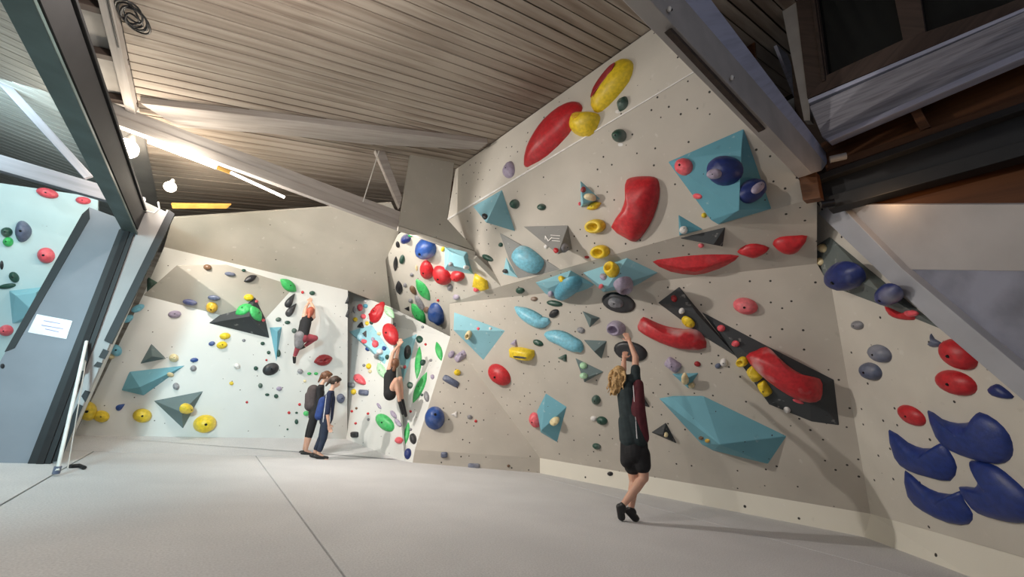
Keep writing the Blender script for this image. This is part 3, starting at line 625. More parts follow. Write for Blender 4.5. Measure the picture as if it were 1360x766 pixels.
# ---- climbers
def climber(P_,base,label,hairmat,top,legs,s,extra=None,legskin=False,shortfrac=1.0):
    J,hd,rt=mk(base); e=empty('person',base); tag(e,label,'person'); q={k:J(*v) for k,v in P_.items()}
    b=bmesh.new(); f=(hd*.9+UPZ*.35).normalized(); u=(UPZ*.93-hd*.35).normalized(); u=(u-f*u.dot(f)).normalized()
    head(b,q['head'],f,u,s); cap(b,q['neck'],q['head'],.042*s,.042*s); cap(b,q['neck'],q['chest'],.05*s,.1*s); cap(b,q['chest'],q['hip'],.1*s,.1*s)
    for k in('1','2'):
        cap(b,q['chest'],q['sho'+k],.06*s,.05*s); cap(b,q['sho'+k],q['el'+k],.045*s,.036*s); cap(b,q['el'+k],q['wr'+k],.036*s,.025*s); hand(b,q['wr'+k],q['wr'+k]-q['el'+k]+hd*.02,rt*(1 if k=='1' else -1),s,.7)
        cap(b,q['hip'],q['kn'+k],.085*s,.055*s);cap(b,q['kn'+k],q['kn'+k].lerp(q['an'+k],.35),.05*s,.052*s);cap(b,q['kn'+k].lerp(q['an'+k],.35),q['an'+k],.052*s,.03*s); cap(b,q['an'+k],q['toe'+k],.03*s,.024*s)
    fuse('body',b,SK,e,.008,3)
    b=bmesh.new(); r_=f.cross(u); ell(b,q['head']-f*.02*s+u*.015*s,.086*s,.098*s,.108*s,r_,f,u); cap(b,q['head']-f*.06*s,q['head']-f*.09*s-UPZ*.1*s,.05*s,.03*s); fuse('hair',b,hairmat,e,.008,2)
    b=bmesh.new(); cap(b,q['neck']-UPZ*.03*s,q['chest'],.08*s,.12*s); cap(b,q['chest'],q['hip'],.12*s,.115*s); cap(b,q['sho1'].lerp(q['chest'],.3),q['sho2'].lerp(q['chest'],.3),.06*s,.06*s); fuse('top',b,top,e,.009,4)
    b=bmesh.new(); cap(b,q['hip'],q['hip']+V((.01,0,-.02)),.118*s,.118*s)
    for k in('1','2'):
        cap(b,q['hip'],q['hip'].lerp(q['kn'+k],min(1,shortfrac)),.095*s,.07*s)
        if shortfrac>1: cap(b,q['kn'+k],q['kn'+k].lerp(q['an'+k],.8),.06*s,.042*s)
    fuse('shorts' if shortfrac<1 else 'leggings',b,legs,e,.009,4)
    for k in('1','2'):
        b=bmesh.new(); cap(b,q['an'+k],q['toe'+k],.038*s,.03*s); fuse('shoe',b,CLM['shoe'],e,.008,3)
    return e,q,hd,rt
w1=X(412,405,off(PBW,.34)); 
e,q,hd,rt=climber(dict(head=(412,414,-.02),neck=(409.5,421),chest=(406,428),hip=(402,447,-.05),sho1=(416,421),sho2=(404,420),el1=(416.5,409,.02),el2=(406,409,.0),wr1=(412.5,401,.1),wr2=(410.5,401,.1),
 kn1=(418,449,.0),kn2=(396,460,.0),an1=(404,460,.08),an2=(391,474,.08),toe1=(398,463,.14),toe2=(391,481,.14)),w1,'climber in a black top and red leggings hanging high on the back wall',HR['red'],CLM['black'],CLM['red'],.88,None,False,1.2)
b=bmesh.new(); cap(b,q['hip']-rt*.05-hd*.03,q['hip'].lerp(q['kn2'],.8)-hd*.02,.10,.085); fuse('grey_shorts',b,CLM['grey'],e,.01,4)
w2=X(524,500,PW2); w2=w2-V((w2.x,w2.y,0)).normalized()*.32
e,q,hd,rt=climber(dict(head=(524.5,483,-.05),neck=(521.5,489,-.05),chest=(518,500,-.05),hip=(517.5,522,-.10),sho1=(523,491,.02),sho2=(517,489,-.08),el1=(527,473,.02),el2=(522,468,-.08),wr1=(530.5,457,.05),wr2=(529,459,-.04),
 kn1=(531,503,-.02),kn2=(526,505,-.22),an1=(534,531,.04),an2=(531,534,-.16),toe1=(539,552,.08),toe2=(535,549,-.10)),w2,'child in black top and shorts climbing in the alcove beside the tall pale blue volume',HR['auburn'],CLM['black'],CLM['black'],1.0,None,True,.35)
# ================================================================ hold builder
def sm(pts,n=3):
    """closed Catmull-Rom through 2-D points"""
    k=len(pts); out=[]
    for i in range(k):
        p0,p1,p2,p3=(V(pts[(i+j-1)%k]) for j in range(4))
        for s in range(n):
            t=s/n; out.append(.5*((2*p1)+(p2-p0)*t+(2*p0-5*p1+4*p2-p3)*t*t+(3*p1-p0-3*p2+p3)*t**3))
    return out
def oval(w,h,rot=0,n=20,kind='o'):
    pts=[]; r=math.radians(rot)
    for i in range(n):
        a=2*math.pi*i/n; c,s=math.cos(a),math.sin(a)
        if kind=='o': x,y=c,s
        elif kind=='leaf': x,y=c,(abs(s)**1.0)*math.copysign(1,s)*(1-abs(c)**3*.65)
        elif kind=='egg': x,y=c,s*(1-.28*c)
        elif kind=='tear': x,y=c,s*(.62-.42*c)*1.35
        elif kind=='box': x,y=math.copysign(abs(c)**.45,c),math.copysign(abs(s)**.45,s)
        elif kind=='tri':
            q=1/max(math.cos(((a+math.pi/3)%(2*math.pi/3))-math.pi/3),.5)*.62; x,y=q*c,q*s
        elif kind=='half': x,y=c,(s if s>0 else s*.25)
        x*=w/2; y*=h/2
        pts.append((x*math.cos(r)+y*math.sin(r),-(x*math.sin(r))+y*math.cos(r)))
    return pts
def surf(px,py):
    for r in (0,3,6,10,15,22):
        for k in range(1 if r==0 else 8):
            q=hit(px+r*math.cos(k*.785),py+r*math.sin(k*.785))
            if q:
                if r==0: return q
                return X(px,py,q),q[1]
    raise RuntimeError('no surface at %s %s'%(px,py))
    return q
def solid(name,pts2,cx,cy,mat,hh,prof='dome',label=None,cat='climbing hold',group=None,parent=None,bumps=.0,ctr=None,rings=7,pn=None,bolt=0,pocket=None,dep=.35,seed=0):
    """outline in pixels -> real outline on the wall plane -> solid raised off the wall"""
    p,n=pn or surf(cx,cy); d=ray(cx,cy)
    w_=max(q[0] for q in pts2)-min(q[0] for q in pts2); h_=max(q[1] for q in pts2)-min(q[1] for q in pts2)
    ar=abs(sum(pts2[i][0]*pts2[i-1][1]-pts2[i-1][0]*pts2[i][1] for i in range(len(pts2))))/2
    lg=max(math.hypot(a_[0]-c_[0],a_[1]-c_[1]) for a_ in pts2[::2] for c_ in pts2[::2])
    sz=min(w_,h_,1.28*ar/lg)*(p-O).dot(RM@V((0,0,-1)))/F_PX
    Hh=hh*sz
    pl=(p+n*Hh*dep,n)
    pp=[X(*q,pl)-n*Hh*dep for q in pts2]
    c=X(*(ctr or (cx,cy)),pl)-n*Hh*dep
    c=X(*(ctr or (cx,cy)),pl)-n*Hh*dep
    # bulging pieces hide less of the wall when seen obliquely
    dl=(d-n*d.dot(n)); sn=dl.length
    if sn>1e-3 and prof in('dome','egg','ridge','ring','cup'):
        dl.normalize(); s=math.sqrt(max(.15,1-(min(hh,1)*sn)**2*.9))
        f2=abs(d.dot(n)); s=max(s,.35)
        pp=[c+(q-c)+dl*((q-c).dot(dl)*(s-1)) for q in pp]
    mw=frame(c,n,RM@V((1,0,0))); inv=mw.inverted(); L=[inv@q for q in pp]; k=len(L)
    b=bmesh.new(); rs=[]
    def prf(s):
        if prof=='dome': return (1-s**2.2)**.55 if s<1 else 0
        if prof=='flat': return (1-s**7)**.6 if s<1 else 0
        if prof=='ridge': return 1-s
        if prof=='slab': return min(1,(1-s)*3.2)
        if prof=='ring': return max(0,1-((s-.68)/.34)**2)**.5 if s>.36 else .12
        if prof=='cup': return (1-s**3)**.5 if s>.55 else (.25 if s<.4 else .55)
        if prof=='cone': return (1-s)**.75
        return 1-s
    ss=[1,.96,.88,.75,.58,.4,.22] if prof!='ring' else [1,.93,.82,.68,.54,.42,.3]
    if prof=='cup': ss=[1,.95,.85,.7,.56,.48,.35]
    if prof in('ridge','slab'): ss=[1,.8,.68,.45,.25]
    b0=[b.verts.new((q.x,q.y,-.01)) for q in L]; rs.append(b0)
    for s in ss:
        z=Hh*prf(s)
        rr=[]
        for i,q in enumerate(L):
            x,y=q.x*s,q.y*s; zz=z
            if bumps and s<1: 
                nv=noise.noise(V((x*60+seed,y*60,seed*1.7))*.55); zz=max(0,z*(1+bumps*nv*2.2)); x*=1+bumps*.25*nv; y*=1+bumps*.25*nv
            rr.append(b.verts.new((x,y,zz)))
        rs.append(rr)
    for a_,c_ in zip(rs,rs[1:]):
        for i in range(k): b.faces.new((a_[i],a_[(i+1)%k],c_[(i+1)%k],c_[i]))
    b.faces.new(rs[-1]); b.faces.new(b0[::-1])
    o=link(name,b,mat,parent,mw,prof not in('ridge','slab'))
    if label: tag(o,label,cat,group)
    if bolt:
        r=bolt*sz; z=Hh*(prf(.0) if prof not in('ring','cup') else .2)
        bb_=bmesh.new(); bmesh.ops.create_cone(bb_,cap_ends=True,segments=12,radius1=r*1.3,radius2=r,depth=r*.8)
        m2=Matrix.Translation((0,0,z+r*.1)); q=bpy.data.meshes.new('bolt'); bb_.to_mesh(q); bb_.free(); q.materials.append(M['bolt'])
        bo=bpy.data.objects.new('bolt',q); COL.objects.link(bo); bo.parent=o; bo.matrix_basis=m2
    return o,p,n
_sd=[0]
def hold_(px,py,w_,h_,rot,col,label,kind='o',prof='dome',hh=.5,bumps=.10,bolt=None,name=None,cat='climbing hold',group=None):
    _sd[0]+=1
    pts=[(px+x,py+y) for x,y in oval(w_,h_,rot,20 if max(w_,h_)>8 else 12,kind)]
    if bolt is None: bolt=.055 if min(w_,h_)>9 and prof=='dome' else 0
    nm=name or ('foot_chip' if max(w_,h_)<=5 else 'climbing_hold')
    if min(w_,h_)>=17: bumps*=.35
    o,_,_=solid(nm,pts,px,py,H[col],hh,prof,label,cat,group,None,bumps,None,7,None,bolt,seed=_sd[0])
    return o
def shape_(px,py,pts,col,label,prof='dome',hh=.5,bumps=0,smooth=2,bolt=0,ctr=None,name='climbing_hold',mat=None,dep=.35):
    q=sm(pts,smooth) if smooth>1 else [V(p) for p in pts]
    q=[(a[0],a[1]) for a in q]
    o,_,_=solid(name,q,px,py,mat or H[col],hh,prof,label,'climbing hold',None,None,bumps,ctr,7,None,bolt,dep=dep); return o
def banana(px,py,spine,col,label,hh=.45,n=10,name='macro_hold',groove=0,mat=None,lift=0):
    """spine = (x,y,halfwidth) pixels, swept over the wall plane"""
    p,nr=surf(px,py); p=p+nr*lift; k=len(spine); pts=[]
    for i in range(k-1):
        p0,p1,p2,p3=(V(spine[max(0,min(k-1,i+j-1))]) for j in range(4))
        for s in range(5):
            t=s/5; pts.append(.5*((2*p1)+(p2-p0)*t+(2*p0-5*p1+4*p2-p3)*t*t+(3*p1-p0-3*p2+p3)*t**3))
    pts.append(V(spine[-1]))
    b=bmesh.new(); R_=[]; m=len(pts); mw=frame(p,nr,RM@V((1,0,0))); inv=mw.inverted()
    for i,q in enumerate(pts):
        a_=pts[max(0,i-1)];c_=pts[min(m-1,i+1)]; tx,ty=c_[0]-a_[0],c_[1]-a_[1]; l=math.hypot(tx,ty) or 1; nx,ny=-ty/l,tx/l; hw=max(.3,q[2])
        sz=hw*2*(p-O).length/F_PX*hh; pl=(p+nr*sz*.3,nr)
        Lp=inv@(X(q[0]+nx*hw,q[1]+ny*hw,pl)); Rp=inv@(X(q[0]-nx*hw,q[1]-ny*hw,pl)); row=[]
        for j in range(n+1):
            t=j/n; z=sz*math.sin(math.pi*t)**.6
            if groove: z*=1-groove*math.exp(-((t-.62)/.13)**2)
            e=Lp.lerp(Rp,t); row.append(b.verts.new((e.x,e.y,max(z,0) if 0<j<n else -.01)))
        R_.append(row)
    for a_,c_ in zip(R_,R_[1:]):
        for j in range(n): b.faces.new((a_[j],a_[j+1],c_[j+1],c_[j]))
        b.faces.new((a_[0],c_[0],c_[n],a_[n]))
    b.faces.new(R_[0]); b.faces.new(R_[-1])
    o=link(name,b,mat or H[col],None,mw,True); tag(o,label,'climbing hold'); return o
def volume(pts,faces,mat,label,pl=None,at=None,name='volume',reg=True,cat='climbing volume',parent=None):
    """pts=(px,py,height above the wall); faces index them; edges at height 0 go down to the wall"""
    if pl is None: p,n=surf(*at); pl=(p,n)
    P3=[X(a[0],a[1],off(pl,a[2])) for a in pts]; n=pl[1]
    c=sum((q for q in P3),V())/len(P3); c-=n*(c-pl[0]).dot(n); mw=frame(c,n,RM@V((1,0,0))); inv=mw.inverted()
    b=bmesh.new(); vs=[b.verts.new(inv@q) for q in P3]
    for f in faces: b.faces.new([vs[i] for i in f])
    ed={}
    for f in faces:
        for i in range(len(f)): 
            e=(f[i],f[(i+1)%len(f)]); ed[tuple(sorted(e))]=ed.get(tuple(sorted(e)),0)+1
    low={}
    for e,cn in ed.items():
        if cn==1:
            for i in e:
                if i not in low: q=inv@P3[i]; low[i]=b.verts.new((q.x,q.y,-.03))
            b.faces.new((vs[e[0]],vs[e[1]],low[e[1]],low[e[0]]))
    o=link(name,b,mat,parent,mw); bev(o,.006,1,.25)
    if reg: addtris(P3,faces)
    return tag(o,label,cat,'climbing volumes '+zone(pts[0][0],pts[0][1])) if label else o
def regobj(o):
    mw=o.matrix_basis if o.parent is None else o.parent.matrix_basis@o.matrix_basis
    me=o.data
    for f in me.polygons:
        c=[mw@me.vertices[i].co for i in f.vertices]
        for i in range(1,len(c)-1): TRI.append((c[0],c[i],c[i+1]))
    return o
def zone(x,y):
    if x<120 and y<445: return 'on the far left bay wall'
    if x<464: return 'on the back wall'
    if x<600 and y>405 and x<598-(y-447)*.28+2 and not(545<x and y<436): return 'in the pale alcove'
    if x<660 and 300<y<400: return 'on the angled facet'
    if x>1110 and y>340: return 'on the far right wall'
    return 'on the main right wall'
def hold(*a,reg=False,**k):
    k.setdefault('group',('foot chips ' if max(a[2],a[3])<=5 else 'climbing holds ')+zone(a[0],a[1]))
    o=hold_(*a,**k); return regobj(o) if reg else o
def shape(*a,reg=False,**k):
    o=shape_(*a,**k); o['group']='climbing holds '+zone(a[0],a[1]); return regobj(o) if reg else o
# ================================================================ volumes
sky,lt,dk,slt=VM['sky'],VM['light'],VM['dark'],VM['slate']
volume([(190,392,0),(345,432,0),(392,380,0),(235,352,.45),(300,351,.35)],[(0,1,3),(1,2,4,3)],M['wall_plain'],None,pl=PBW,name='overhang_panel',parent=WB)
# back wall
volume([(343.5,380,0),(277,429,0),(358,449,0),(331,420,.32)],[(0,1,3),(0,3,2),(1,2,3)],dk,'large charcoal triangular volume with green holds on the back wall',pl=PBW)
volume([(201,456,0),(186,483,0),(221,476,0),(202,473,.14)],[(0,1,3),(0,3,2),(1,2,3)],slt,'small slate triangular volume above the cyan volume on the back wall',pl=PBW)
volume([(172,493,0),(246,485,0),(191,525,0),(161.5,518,.03),(185.5,514,.28)],[(0,1,4,3),(1,2,4),(2,3,4)],sky,'sky blue pointed volume low on the left of the back wall',pl=PBW)
volume([(204,532,0),(270,519,0),(243,569,0),(241,547,.26)],[(0,1,3),(1,2,3),(2,0,3)],slt,'slate triangular volume pointing down with one yellow hold on the back wall',pl=PBW)
volume([(358,434.5,0),(374.5,434,0),(367,481,0),(368.5,440,.12)],[(0,3,2),(3,1,2),(0,1,3)],sky,'narrow sky blue wedge volume pointing down beside the charcoal triangle',pl=PBW)
for q,l in (([(458,403,0),(463.5,390,0),(463.8,404,0),(462.8,399,.1)],'upper dark half-pyramid on the corner of the back wall and alcove'),([(458.5,420,0),(463.6,406.5,0),(463.8,423.5,0),(462.8,416,.1)],'lower dark half-pyramid on the corner of the back wall and alcove')):
    volume(q,[(0,1,3),(1,2,3),(2,0,3)],dk,l,pl=PBW)
# alcove cluster
volume([(463,440,0),(494,431,0),(519,466,0),(511,484,0),(492,463,.16)],[(0,1,4),(1,2,4),(2,3,4),(3,0,4)],lt,'pale blue volume crowded with small holds on the alcove wall',pl=PW2)
volume([(527,454,0),(554,443,0),(545,478,0),(535,508,0),(541,466,.12)],[(0,1,4),(1,2,4),(2,3,4),(3,0,4)],lt,'tall pale blue volume beside the climbing child in the alcove',at=(541,466))
# angled facet
volume([(590.5,328,0),(619,336,0),(628.5,364,0),(590,359,.0),(597,334,.12),(616,341,.12),(620,357,.16),(594,351,.16)],[(4,5,6,7),(0,1,5,4),(1,2,6,5),(2,3,7,6),(3,0,4,7)],lt,'pale blue box volume with two round holds above the red holds',at=(605,350))
# lower right wall
volume([(603,414.5,0),(671,439,0),(642,478,0),(602,438,.30)],[(0,1,3),(1,2,3),(2,0,3)],VM['mid'],'large sky blue triangular volume pointing down at left of the main wall',pl=PM2)
volume([(725,522,0),(752.7,540,0),(740,587,0),(718,574,.0),(713,546,0),(719,571,.24)],[(0,1,5),(1,2,5),(2,3,5),(3,4,5),(4,0,5)],sky,'upright sky blue diamond volume low on the main wall',pl=PM2)
volume([(773.5,413,0),(797,422,0),(783,435,0),(785,423,.13)],[(0,1,3),(1,2,3),(2,0,3)],slt,'small grey triangular volume between the blue bananas and pale jug',pl=PM2)
volume([(775,451,0),(806,452.4,0),(799,476.5,0),(789,467,.17)],[(0,1,3),(1,2,3),(2,0,3)],slt,'grey triangular volume left of the black disc the child reaches for',pl=PM2)
volume([(764,475,0),(802,493.5,0),(776,507.5,0),(776,503,.16)],[(0,1,3),(1,2,3),(2,0,3)],slt,'grey triangular volume with two pale green holds left of the blond child',pl=PM2)
volume([(851,519,0),(863,541,0),(846,537,0),(853,530,.1)],[(0,1,3),(1,2,3),(2,0,3)],dk,'small dark volume half hidden behind the blond child',pl=PM2)
volume([(864.8,574,0),(884.4,561,0),(899,589,0),(880,577,.16)],[(0,1,3),(1,2,3),(2,0,3)],dk,'small charcoal triangular volume with one cream hold below the sky blue volume',pl=PM2)
volume([(892,496,0),(928,495,0),(914,516,0),(910,503,.12)],[(0,1,3),(1,2,3),(2,0,3)],sky,'small sky blue triangular volume carrying cream holds on the main wall',pl=PM2)
volume([(873.6,402,0),(902,380.5,0),(980,475,0),(934,447,0),(926,417,.14),(890,404,.12)],[(0,1,5),(1,4,5),(1,2,4),(2,3,4),(3,5,4),(3,0,5)],dk,'long charcoal kite volume pointing down towards the big charcoal volume',pl=PM2)
volume([(930.6,413,0),(1015,457,0),(1108,504,0),(1115,565,0),(1078,560,0),(1021,537,0),(979,476,0),(1000,478,.12),(1075,520,.16)],[(0,1,7),(1,2,8,7),(2,3,8),(3,4,8),(4,5,8),(5,6,7,8),(6,0,7)],dk,'huge charcoal volume at right carrying the red sausage hold',pl=PM2)
volume([(875,529,0),(893,527.5,.06),(934,525.5,0),(1045,579,0),(1020,616,0),(947,598,0),(932,590,0),(956,590,.42)],[(0,1,7,6),(1,2,7),(2,3,7),(3,4,7),(4,5,7),(5,6,7)],sky,'large sky blue faceted volume low on the main wall right of the blond child',pl=PM2)
# soffit and upper wall
volume([(711,375,0),(758,359,0),(790,378,0),(747,403,0),(733,400,0),(727,383,.1),(752,372,.22)],[(0,1,6,5),(1,2,6),(2,3,6),(3,4,5,6),(4,0,5)],VM['mid'],'sky blue winged volume with a rounded blue hold under the bulge',at=(745,375))
volume([(773.7,362,0),(833,342.5,0),(874,362,0),(840,382,0),(801,388,.0),(804,384,.45)],[(0,1,5,4),(1,2,5),(2,3,5),(3,4,5)],VM['mid'],'large sky blue diamond volume with yellow jug under the bulge',at=(815,368))
volume([(663,308.5,0),(689,324,.03),(747,359,0),(688,370,0),(676,345,.06)],[(0,1,4),(1,2,4),(2,3,4),(3,0,4)],VM['grey'],'worn grey triangular volume behind the rounded blue hold on the overhang',pl=PUp)
volume([(672,341,0),(688,369,0),(668,364,0),(677,358,.06)],[(0,1,3),(1,2,3),(2,0,3)],lt,'small pale blue volume below the worn grey triangular volume',pl=PUp)
volume([(628,274,0),(666.6,252,0),(684,307,0),(645.6,295.4,.46)],[(0,1,3),(1,2,3),(2,0,3)],VM['mid'],'sky blue pyramid volume just under the left end of the light ridge',pl=PUp)
volume([(695,300.5,0),(754.3,299,0),(760,331,0),(741,338,.40)],[(0,1,3),(1,2,3),(2,0,3)],VM['grey'],'grey triangular volume with a small white printed mark',pl=PUp)
volume([(770.7,239.8,0),(797,264,0),(771.5,275,.0),(774,271,.25)],[(0,1,3),(1,2,3),(2,0,3)],VM['mid'],'small blue pyramid volume with yellow holds on the overhang',pl=PUp)
volume([(900.8,284.7,0),(934,304.6,0),(902,313,0),(905,309,.12)],[(0,1,3),(1,2,3),(2,0,3)],VM['blue'],'small blue pyramid volume above the charcoal wedge on the lip',pl=PUp)
volume([(902,316,0),(963.5,301.5,0),(960,327.5,0),(948,325,.12)],[(0,1,3),(1,2,3),(2,0,3)],dk,'charcoal wedge volume under the lip beside the long red lens',at=(940,315))
volume([(887,215,0),(987.5,171,0),(1024.5,277,0),(954,298,0),(944,292,.03),(985,199,.22),(981,279,.42)],[(0,1,5),(0,5,6,4),(1,2,6,5),(2,3,6),(3,4,6)],VM['blue'],'big blue volume with two navy holds at upper right of the overhang',pl=PUp)
volume([(1076,366,0),(1083.5,326,0),(1102,314,0),(1252,438,0),(1172,406,0),(1112,383.5,0),(1118,360,.12),(1170,388,.12)],[(0,1,6),(1,2,6),(2,3,7,6),(3,4,7),(4,5,6,7),(5,0,6)],VM['greygreen'],'long grey-green volume along the slanting board with navy holds',pl=PR)
volume([(12,386,0),(57,381,0),(52,424,0),(16,430,0),(20,392,.2),(48,388,.2),(45,415,.2)],[(4,5,6),(0,1,5,4),(1,2,6,5),(2,3,6),(3,0,4,6)],lt,'pale blue box volume on the far left bay wall',pl=PL)
# printed mark on the grey volume (unreadable white lettering)
q_=surf(735,315); b=bmesh.new()
for (x,y_,x2_,y2_,t_) in ((724,313,728,320,1.2),(728,320,733,315,1.2),(731,312,744,313,.8),(733,316,743,316.8,.8),(733,319.5,744,320.2,.8),(724,313,724,318,.8)):
    dx,dy=x2_-x,y2_-y_; l=math.hypot(dx,dy); nx,ny=-dy/l*t_/2,dx/l*t_/2; pl_=(q_[0]+q_[1]*.012,q_[1])
    f=[X(x+nx,y_+ny,pl_),X(x2_+nx,y2_+ny,pl_),X(x2_-nx,y2_-ny,pl_),X(x-nx,y_-ny,pl_)]; b.faces.new([b.verts.new(v_) for v_ in f])
o=link('printed_mark',b,M['chalkwhite']); tag(o,'small white printed mark on the grey triangular volume','print')
# ================================================================ holds
h=hold
# far left bay
h(62,256,31,13,-14,'pink','long red pill hold under the truss in the far left bay'); h(110,266,21,10,-6,'pink','short red hold where the truss meets the partition')
h(30,307,22,28,0,'slate','blue half-disc hold high in the far left bay',kind='egg'); h(8,308,16,13,0,'dark_green','upper green knob left of the blue half-disc'); h(10,321,14,13,0,'green','lower green knob left of the blue half-disc')
h(60,339,24,21,-15,'pink','round red hold in the middle of the far left bay'); h(18,368,16,12,-50,'dark_green','green hooked hold above the pale blue box'); h(9,380,24,7,8,'dark_green','flat green hold just above the pale blue box')
h(7,439,20,15,5,'pink','red hold at the picture edge below the pale blue box'); h(2,352,5,12,0,'black','dark hold cut by the left picture edge')
h(3,486,6,7,0,'black','tiny black hold on the grey board at the left edge')
# back wall upper
h(202,378,22,22,60,'dark_green','dark green cone hold on the shaded upper left of the back wall',kind='tri',prof='cone',hh=.6)
h(276,355,11,8,-10,'brown','small brown hold on the shaded overhang panel'); h(306,364,15,6,-8,'slate','flat slate hold near the top of the shaded panel'); h(324,359,6,4,0,'dark_green','tiny green chip by the black leaf hold')
h(333,370,19,9,25,'black','black leaf hold just above the charcoal triangle',kind='leaf'); h(252,402,20,8,-8,'navy','navy flat hold low on the shaded panel'); h(284,396,17,7,-5,'slate','slate flat hold above the orange hold')
h(281,409,16,14,0,'orange','orange-yellow hold at the edge of the shaded panel'); h(183,409,19,9,24,'light_blue','upper light blue hold at the left edge of the back wall'); h(170,423,16,9,28,'light_blue','second light blue hold at the left edge of the back wall')
h(232,417,18,10,5,'lilac','lilac hold under the shaded panel on the back wall'); h(299,446,15,9,5,'yellow','upper of two yellow holds below the charcoal triangle',hh=.6); h(295,458,15,10,10,'yellow','lower of two yellow holds below the charcoal triangle',hh=.6)
h(281.5,456,9,6,15,'blue','small blue hold left of the two yellow holds'); h(331,395,13,9,0,'yellow','yellow hold near the peak of the charcoal triangle',hh=.6)
h(323,410,25,13,30,'green','left green petal on the charcoal triangle',kind='leaf',hh=.45); h(341,416,24,13,-58,'green','right green petal on the charcoal triangle',kind='leaf',hh=.45); h(341,400,4,4,0,'pink','upper pink chip on the charcoal triangle'); h(350,425,4,4,0,'pink','lower pink chip on the charcoal triangle')
h(384,379,27,14,-38,'green','bright green leaf at the top edge of the back wall',kind='leaf'); h(386,398.5,22,10,58,'black','upper black claw left of the climber in black',kind='tear'); h(387.5,411,22,10,52,'black','lower black claw left of the climber in black',kind='tear')
h(415,389,8,6,0,'dark_green','small green hold above the climber in black'); h(402,388,4,4,0,'red','tiny red chip above the climber in black'); h(370,424,8,6,10,'dark_green','dark green hold below the black claws'); h(382,428,8,5,0,'dark_green','second dark green hold below the black claws')
h(391,439,7,7,0,'dark_green','dark hold at the waist of the climber in black'); h(324,452,5,4,0,'grey','tiny grey chip under the charcoal triangle'); h(349,456,6,5,0,'dark_green','small green hold beside the narrow blue wedge'); h(357,468,5,5,0,'dark_green','tiny green hold beside the tip of the blue wedge')
h(370,469,6,10,0,'dark_green','dark hold right of the narrow blue wedge'); h(430,478,26,15,12,'darkred','rough dark red hold under the climber in black',kind='leaf',bumps=.25)
h(360,490,23,16,22,'black','oval black disc hold under the blue wedge',hh=.3); h(315,486,9,8,0,'white','white-grey hold on the middle of the back wall'); h(340,489,6,6,0,'dark_green','dark green hold left of the black disc'); h(346,512,6,7,0,'dark_green','dark green hold below the black disc')
h(355,524,6,4,0,'dark_green','left of two dark chips low on the back wall'); h(367,526,6,6,0,'dark_green','right of two dark chips low on the back wall'); h(371,516,8,6,0,'lilac','lilac hold above the two dark chips'); h(307.5,509,6,5,0,'yellow','tiny yellow hold on the middle of the back wall')
h(328,534,3.5,3.5,0,'red','red foot chip right of the slate triangle'); h(398,537,4,4,0,'red','red foot chip left of the standing pair'); h(384,548,4,4,0,'red','lower red foot chip left of the standing pair'); h(405,506,4,4,0,'cream','cream chip left of the standing pair')
h(354,478,3,3,0,'red','tiny red chip above the black disc'); h(399,493,8,7,-20,'grey','grey hold below the foot of the climber in black'); h(411,496,6,4,0,'green','left of two small green holds above the standing pair'); h(420,496,6,4,0,'green','right of two small green holds above the standing pair')
h(394,560,5,7,0,'dark_green','dark green hold near the floor left of the standing pair'); h(394,548,4,3,0,'dark_green','tiny green chip above the low dark green hold'); h(382,570,3,3,0,'dark_green','tiny dark chip near the mat left of the pair'); h(407,549,8,7,0,'green','green hold just behind the knees of the standing pair')
h(453,529,11,13,0,'slate','dark slate hold right of the standing pair')
# back wall lower left
h(154,465,17,15,-40,'light_blue','round light blue hold at the left edge of the back wall'); h(147,473,11,7,-10,'cream','cream hold tucked under the round light blue hold'); h(231,475,13,11,0,'cream','cream ball hold right of the small slate triangle',hh=.7)
h(258,478,11,6,5,'blue','small blue hold right of the cream ball'); h(257,489,9,8,20,'grey','pale grey hold under the small blue hold'); h(227,498,9,6,0,'cream','cream hold on the edge of the pointed blue volume'); h(234,513,9,10,15,'grey','grey rounded hold above the slate triangle')
h(160,540,14,8,32,'blue','small blue cone below the pointed blue volume',kind='tear'); h(249,543,16,14,15,'yellow','yellow hold mounted on the slate triangle',hh=.6)
h(116,546,26,26,45,'yellow','big yellow hold nearest the left frame, low on the back wall',hh=.6); h(134.5,553,22,16,0,'yellow','flatter yellow hold right of the leftmost yellow one',hh=.6); h(189,552,26,19,0,'yellow','yellow oval hold between the other low yellow holds',hh=.6); h(272.5,563,32,24,12,'yellow','largest low yellow hold right of the slate triangle',hh=.6)
# alcove
h(477.5,408,7,10,0,'pink','pink hold at top left of the alcove'); h(482,420,7,7,0,'pink','second pink hold at top left of the alcove'); h(470.5,411,4,10,8,'grey','thin grey hold by the alcove corner'); h(485,399,6,5,0,'white','white hold at the very top of the alcove'); h(485,406,6,6,0,'cyan','teal hold under the white one in the alcove')
h(471.5,424,6,6,0,'yellow','left yellow chip in the upper alcove'); h(487,429,5,6,0,'yellow','right yellow chip in the upper alcove'); h(478.5,432,10,10,20,'black','black cone hold in the upper alcove',kind='tri',prof='cone',hh=.7); h(493,428,5,6,0,'dark_green','dark green chip beside the right yellow chip')
h(500,414,32,15,60,'red','upper red scoop hold in the alcove',kind='egg',bumps=.2); h(516,414,21,10,-52,'pale_green','pale green leaf at top right of the alcove',kind='leaf'); h(517,443,31,19,-70,'red','big red ball hold above the child in the alcove',bumps=.08); h(524,431,4,6,0,'grey','grey chip right of the big red ball')
h(478,447,8,11,-30,'light_blue','light blue hold on the crowded volume'); h(484,443,7,10,0,'black','dark cone on the crowded volume',kind='tri',prof='cone'); h(483,453,8,6,0,'pink','left pink hold on the crowded volume'); h(498,456,9,10,0,'pink','right pink hold on the crowded volume'); h(488,463,7,6,0,'blue','blue hold on the crowded volume')
